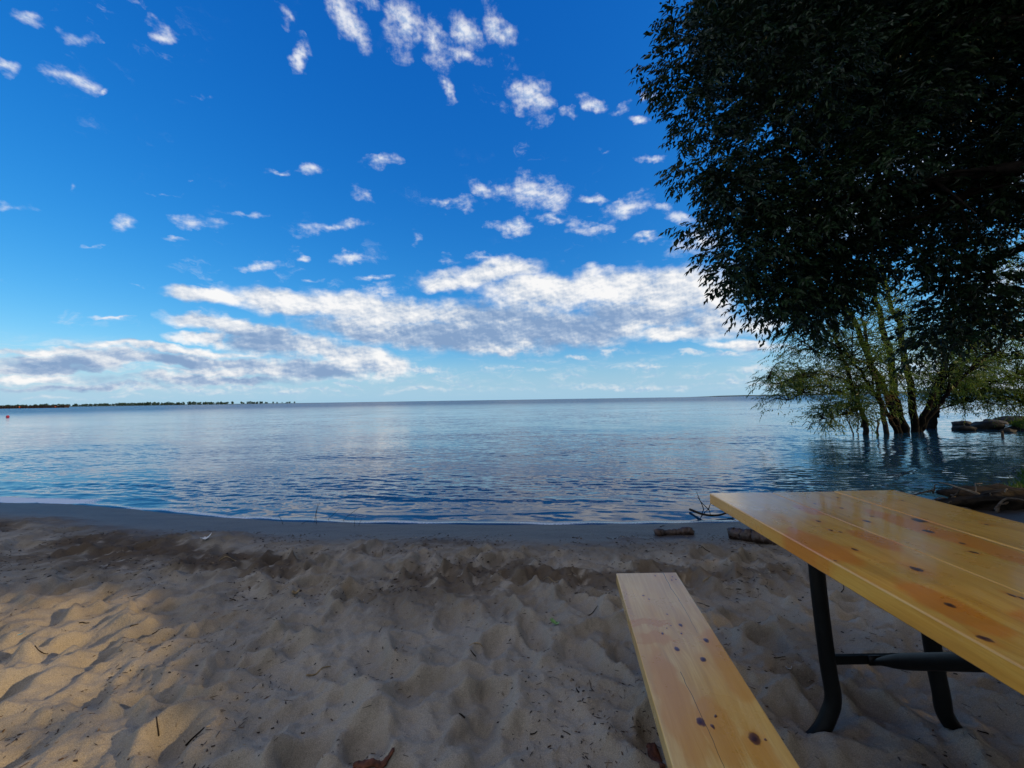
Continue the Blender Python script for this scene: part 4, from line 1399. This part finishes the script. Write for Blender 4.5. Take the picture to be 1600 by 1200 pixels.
def flake(name, px, py, size, mat, label, cat, rot, curl=0.25, up=0.004):
    """thin curled irregular piece lying on the sand"""
    p = on_sand(px, py)
    n = 18
    a = np.linspace(0, 2 * np.pi, n, endpoint=False)
    rr = 1 + 0.28 * r4.normal(size=n) * 0.5
    rings = []
    for f in (0.0, 0.5, 1.0):
        x_, y_ = np.cos(a) * rr * f * size[0], np.sin(a) * rr * f * size[1]
        z_ = curl * (x_ ** 2 / size[0] + y_ ** 2 / size[1]) + 0.10 * size[1] * np.sin(a * 3 + 1) * f
        rings.append(np.stack([x_, y_, z_], -1))
    V = np.vstack([rings[1], rings[2], rings[2] - (0, 0, 0.0018), [[0, 0, 0.0]], [[0, 0, -0.0018]]])
    Q = [(i, (i + 1) % n, n + (i + 1) % n, n + i) for i in range(n)] + [(n + i, n + (i + 1) % n, 2 * n + (i + 1) % n, 2 * n + i) for i in range(n)]
    T = [((i + 1) % n, i, 3 * n) for i in range(n)] + [(2 * n + i, 2 * n + (i + 1) % n, 3 * n + 1) for i in range(n)]
    c_, s_ = math.cos(rot), math.sin(rot)
    V[:, :2] = V[:, :2] @ np.array([[c_, s_], [-s_, c_]])
    mb = MB()
    mb.add(V, Q, T)
    o_ = mb.build(name, mat)
    o_.location = p + (0, 0, up)
    put_props(o_, label, cat)
    return o_


M['white_scrap'] = plain('white_scrap', (0.72, 0.74, 0.75), 0.5, 0.08)
M['blue_scrap'] = plain('blue_scrap', (0.01, 0.30, 0.62), 0.4, 0.15)
M['green_leaf'] = plain('green_leaf', (0.16, 0.30, 0.09), 0.4, 0.5, 60.0)
flake('litter', 320, 848, (0.030, 0.018), M['white_scrap'], 'white scrap of litter on the dug heap of sand', 'litter', 0.4, 0.8, 0.02)
flake('plastic_scrap', 24, 998, (0.028, 0.012), M['blue_scrap'], 'bright blue scrap of plastic on the sunlit sand at left', 'litter', 0.2, 0.5, 0.008)
flake('fallen_leaf', 867, 977, (0.024, 0.010), M['green_leaf'], 'small green leaf with pale edge fallen on the sand left of the bench', 'leaf', -0.7, 0.6, 0.006)
flake('leaf', 462, 930, (0.020, 0.012), M['pale_twig'], 'pale curled leaf on the sand in the middle distance', 'leaf', 0.7, 0.9, 0.006)
flake('shell', 1233, 1047, (0.011, 0.008), M['white_scrap'], 'small white shell on the sand between bench and table leg', 'shell', 0.7, 0.8, 0.004)


def bark_strip(px0, py0, px1, py1, wd, label, bend):
    a, b_ = on_sand(px0, py0, 0.006), on_sand(px1, py1, 0.006)
    n = 16
    ts = np.linspace(0, 1, n)
    d = unit(b_ - a)
    s_ = unit(np.cross(d, [0, 0, 1.0]))
    ctr = a + (b_ - a) * ts[:, None] + s_ * (bend * np.sin(ts * 3.0))[:, None]
    ctr[:, 2] = np.array([float(sand_z(x_, y_)) for x_, y_ in ctr[:, :2]]) + 0.008 + 0.010 * np.sin(ts * 6)
    mb = MB()
    seg = 12
    an = np.linspace(0, 2 * np.pi, seg, endpoint=False)
    wv_ = wd * (0.55 + 0.45 * np.sin(np.pi * np.clip(ts * 0.9 + 0.08, 0, 1))) * (1 + 0.18 * r4.normal(size=n))
    V = ctr[:, None, :] + np.cos(an)[None, :, None] * s_ * wv_[:, None, None] + np.sin(an)[None, :, None] * np.array([0, 0, 1.0]) * (wv_ * 0.55)[:, None, None]
    V = V + r4.normal(size=V.shape) * wd * 0.08
    idx = np.arange(n * seg).reshape(n, seg)
    V = np.vstack([V.reshape(-1, 3), ctr[:1], ctr[-1:]])
    q = np.stack([idx[:-1], np.roll(idx[:-1], -1, 1), np.roll(idx[1:], -1, 1), idx[1:]], -1).reshape(-1, 4)
    t = [(idx[0, (j + 1) % seg], idx[0, j], n * seg) for j in range(seg)] + [(idx[-1, j], idx[-1, (j + 1) % seg], n * seg + 1) for j in range(seg)]
    mb.add(V, q, t)
    o_ = mb.build('bark_strip', M['rust_bark'], origin=tuple(a))
    put_props(o_, label, 'bark')


bark_strip(552, 1198, 616, 1163, 0.013, 'reddish brown bent piece of bark at the bottom edge of the sand', 0.012)
bark_strip(1016, 1166, 1036, 1199, 0.016, 'brown strip of bark lying against the left side of the bench', 0.004)

# chips, crumbs and needles nobody could count
nb = 9000
px_ = r4.uniform(-60, 1640, nb)
py_ = np.where(np.arange(nb) < 5200, 822 + 420 * r4.uniform(size=nb) ** 1.3, 828 + 110 * r4.uniform(size=nb) ** 1.2)
V_, T_ = [], []
base8 = np.array([(-1, -.5, 0), (1, -.35, 0), (1.1, .4, 0), (-.9, .5, 0), (-.7, -.3, .8), (.8, -.2, .7), (.7, .3, .9), (-.8, .3, .75)])
faces8 = np.array([(0, 1, 5), (0, 5, 4), (1, 2, 6), (1, 6, 5), (2, 3, 7), (2, 7, 6), (3, 0, 4), (3, 4, 7), (4, 5, 6), (4, 6, 7)])
cnt = 0
for i in range(nb):
    p = at_z(px_[i], py_[i], 0.0)
    if p[1] < 0.42 or p[1] > shore_y(p[0]) - 0.35 or abs(p[0]) > 6.5:
        continue
    if perlin(np.array([p[0] * 2.6]), np.array([p[1] * 2.6]), 97)[0] + r4.uniform(-.35, .45) < 0.08:
        continue
    z_ = float(sand_z(p[0], p[1]))
    a = r4.uniform(0, 6.28)
    if r4.uniform() < 0.55:
        s3 = np.array([r4.uniform(.004, .014), r4.uniform(.0008, .0020), r4.uniform(.0010, .0022)])
    else:
        s_ = r4.uniform(.0022, .0060)
        s3 = np.array([s_, s_ * r4.uniform(.5, .9), s_ * r4.uniform(.4, .8)])
    v = base8 * s3 * (1 + 0.2 * r4.normal(size=(8, 3)))
    c_, s_ = math.cos(a), math.sin(a)
    v[:, :2] = v[:, :2] @ np.array([[c_, s_], [-s_, c_]])
    if i >= 5200:
        v = v * 1.5
    V_.append(v + (p[0], p[1], z_ + 0.0005))
    T_.append(faces8 + 8 * cnt)
    cnt += 1
m, N, b, o = material('litter_bits')
rnd_ = N.n('ShaderNodeNewGeometry').outputs['Random Per Island']
N.put(b.inputs['Base Color'], N.ramp(rnd_, [(0.0, (0.016, 0.012, 0.010)), (0.6, (0.035, 0.022, 0.015)), (0.86, (0.10, 0.055, 0.03)), (0.97, (0.34, 0.27, 0.18))]))
b.inputs['Roughness'].default_value = 0.8
lit = mesh_obj('beach_litter', np.vstack(V_), np.vstack(T_), m, smooth=False)
put_props(lit, 'dark wood chips, crumbs and needles strewn over the sand', kind='stuff')

# ------------------------------------------------------------------ far side of the lake
M['far_land'] = plain('far_land', (0.05, 0.07, 0.055), 0.9, 0.2, 0.01, 0.1)
M['rust'] = plain('rusty_sheet_pile', (0.034, 0.022, 0.019), 0.8, 0.4, 0.4, 0.2)
M['orange'] = plain('orange_paint', (0.45, 0.10, 0.035), 0.5, 0.1)
M['red'] = plain('red_plastic', (0.28, 0.02, 0.05), 0.5, 0.1)
FY = 1500.0
lx = np.linspace(-3800, -760, 220)
lh = np.interp(lx, [-3800, -1500, -1000, -760], [3.0, 2.4, 1.2, -0.4]) + 0.5 * perlin(lx * 0.01, lx * 0, 98)
strip = np.stack([np.stack([lx, lx * 0 + FY - 60, lx * 0 + WATER_Z - 1], -1), np.stack([lx, lx * 0 + FY, lh], -1), np.stack([lx, lx * 0 + FY + 300, lh], -1), np.stack([lx, lx * 0 + FY + 340, lx * 0 - 2], -1)], 0)
si = np.arange(4 * 220).reshape(4, 220)
fs = mesh_obj('far_shore', strip.reshape(-1, 3), np.stack([si[:-1, :-1], si[:-1, 1:], si[1:, 1:], si[1:, :-1]], -1).reshape(-1, 4), M['far_land'])
put_props(fs, 'thin low far shore at the left end of the horizon', kind='structure')
# its wood: many leafy crowns that read as one dark line
V_, T_, k_ = [], [], 0
xs_ = []
x_ = -3700.0
while x_ < -800:
    dens = np.interp(x_, [-3700, -1300, -1000, -800], [7, 8, 13, 17])
    x_ += r4.uniform(0.15, 0.85) * dens
    if x_ > -1100 and perlin(np.array([x_ * 0.02]), np.array([0.3]), 99)[0] < -0.25 + (x_ + 1100) / 900.0:
        continue
    xs_.append(x_)
for x_ in xs_:
    h_ = r4.uniform(6, 11) * np.interp(x_, [-3700, -1250, -800], [1.15, 1.0, 0.85]) * (1 + 0.35 * float(perlin(np.array([x_ * 0.013]), np.array([1.7]), 92)[0]))
    ctr = np.array([x_, FY + r4.uniform(5, 120), 1.0 + h_ * 0.5])
    n_ = 46
    d_ = unit(r4.normal(size=(n_, 3)))
    p_ = ctr + d_ * np.array([h_ * 0.55, h_ * 0.5, h_ * 0.52]) * r4.uniform(0.5, 1.0, (n_, 1))
    e1, e2 = unit(r4.normal(size=(n_, 3))) * h_ * 0.20, unit(r4.normal(size=(n_, 3))) * h_ * 0.20
    V_.append(np.stack([p_ - e1, p_ + e2, p_ + e1, p_ - e2], 1).reshape(-1, 3))
    T_.append(np.arange(n_)[:, None] * 4 + np.array([[0, 1, 2, 3]]) + k_)
    k_ += n_ * 4
fw = mesh_obj('far_wood', np.vstack(V_), np.vstack(T_), M['far_leaf'], smooth=False)
put_props(fw, 'thin dark line of far trees along the left horizon', kind='stuff')
# hills beyond the willows at the right
hx_ = np.linspace(2600, 16000, 160)
hz_ = 16 + 34 * sstep(hx_, 3200, 7200) + 12 * fbm(hx_ * 0.0012, hx_ * 0, 96, 3)
hz_ *= sstep(hx_, 2600, 3600)
hs_ = np.stack([np.stack([hx_, hx_ * 0 + 6000, hx_ * 0 - 3], -1), np.stack([hx_, hx_ * 0 + 6150, hz_ - 3], -1), np.stack([hx_, hx_ * 0 + 6900, hz_ * 0.9 - 3], -1)], 0)
si = np.arange(3 * 160).reshape(3, 160)
fh = mesh_obj('hills', hs_.reshape(-1, 3), np.stack([si[:-1, :-1], si[:-1, 1:], si[1:, 1:], si[1:, :-1]], -1).reshape(-1, 4), M['far_land'])
put_props(fh, 'low wooded hills across the lake behind the willows', kind='structure')
# rusty breakwater with orange markers
bw0 = at_y(0, 636, 400.0)
bwx1 = at_y(100, 636, 400.0)[0]
bwo = empty('breakwater', (bwx1 - 40, 400.0, WATER_Z))
put_props(bwo, 'long low rusty breakwater with orange markers at the left horizon', 'breakwater')
mb = MB()
nseg = 90
bx = np.linspace(bwx1 - 120, bwx1, nseg * 2)
zz = np.tile([0.0, 0.0, 0.45, 0.45], nseg)[:nseg * 2]
fr = np.stack([bx, 400 + zz, bx * 0 + WATER_Z - 1.0], -1)
tp = fr + (0, 0, 3.3)
bk = tp + np.array([0, 4.0, 0])
V = np.stack([fr, tp, bk], 0)
si = np.arange(V.shape[0] * V.shape[1]).reshape(3, -1)
mb.add(V.reshape(-1, 3), np.stack([si[:-1, :-1], si[:-1, 1:], si[1:, 1:], si[1:, :-1]], -1).reshape(-1, 4))
mb.box(bwx1, bwx1 + 0.6, 399.8, 404.2, WATER_Z - 1, WATER_Z + 2.35)
o_ = mb.build('wall', M['rust'], bwo, smooth=False)
o_.data.transform(Matrix.Translation(-Vector(bwo.location)))
for px, hh in ((30, 1.3), (86, 0.9)):
    q_ = at_y(px, 636, 399.0)
    mb = MB()
    mb.tube([(q_[0], 399.2, WATER_Z + 0.6), (q_[0], 399.2, WATER_Z + 0.6 + hh), (q_[0], 399.2, WATER_Z + 0.7 + hh)], [0.5, 0.5, 0.2], 10)
    o_ = mb.build('marker', M['orange'], bwo)
    o_.data.transform(Matrix.Translation(-Vector(bwo.location)))
bq = at_z(12, 652.5, WATER_Z)
mb = MB()
prof = [(0.02, 0.26), (0.08, 0.24), (0.13, 0.17), (0.14, 0.08), (0.11, -0.02), (0.05, -0.09)]
mb.tube([bq + (0, 0, h_) for _, h_ in prof], [r_0 for r_0, _ in prof], 16)
o_ = mb.build('buoy', M['red'], origin=tuple(bq))
put_props(o_, 'small red buoy floating far out at the left edge', 'buoy')
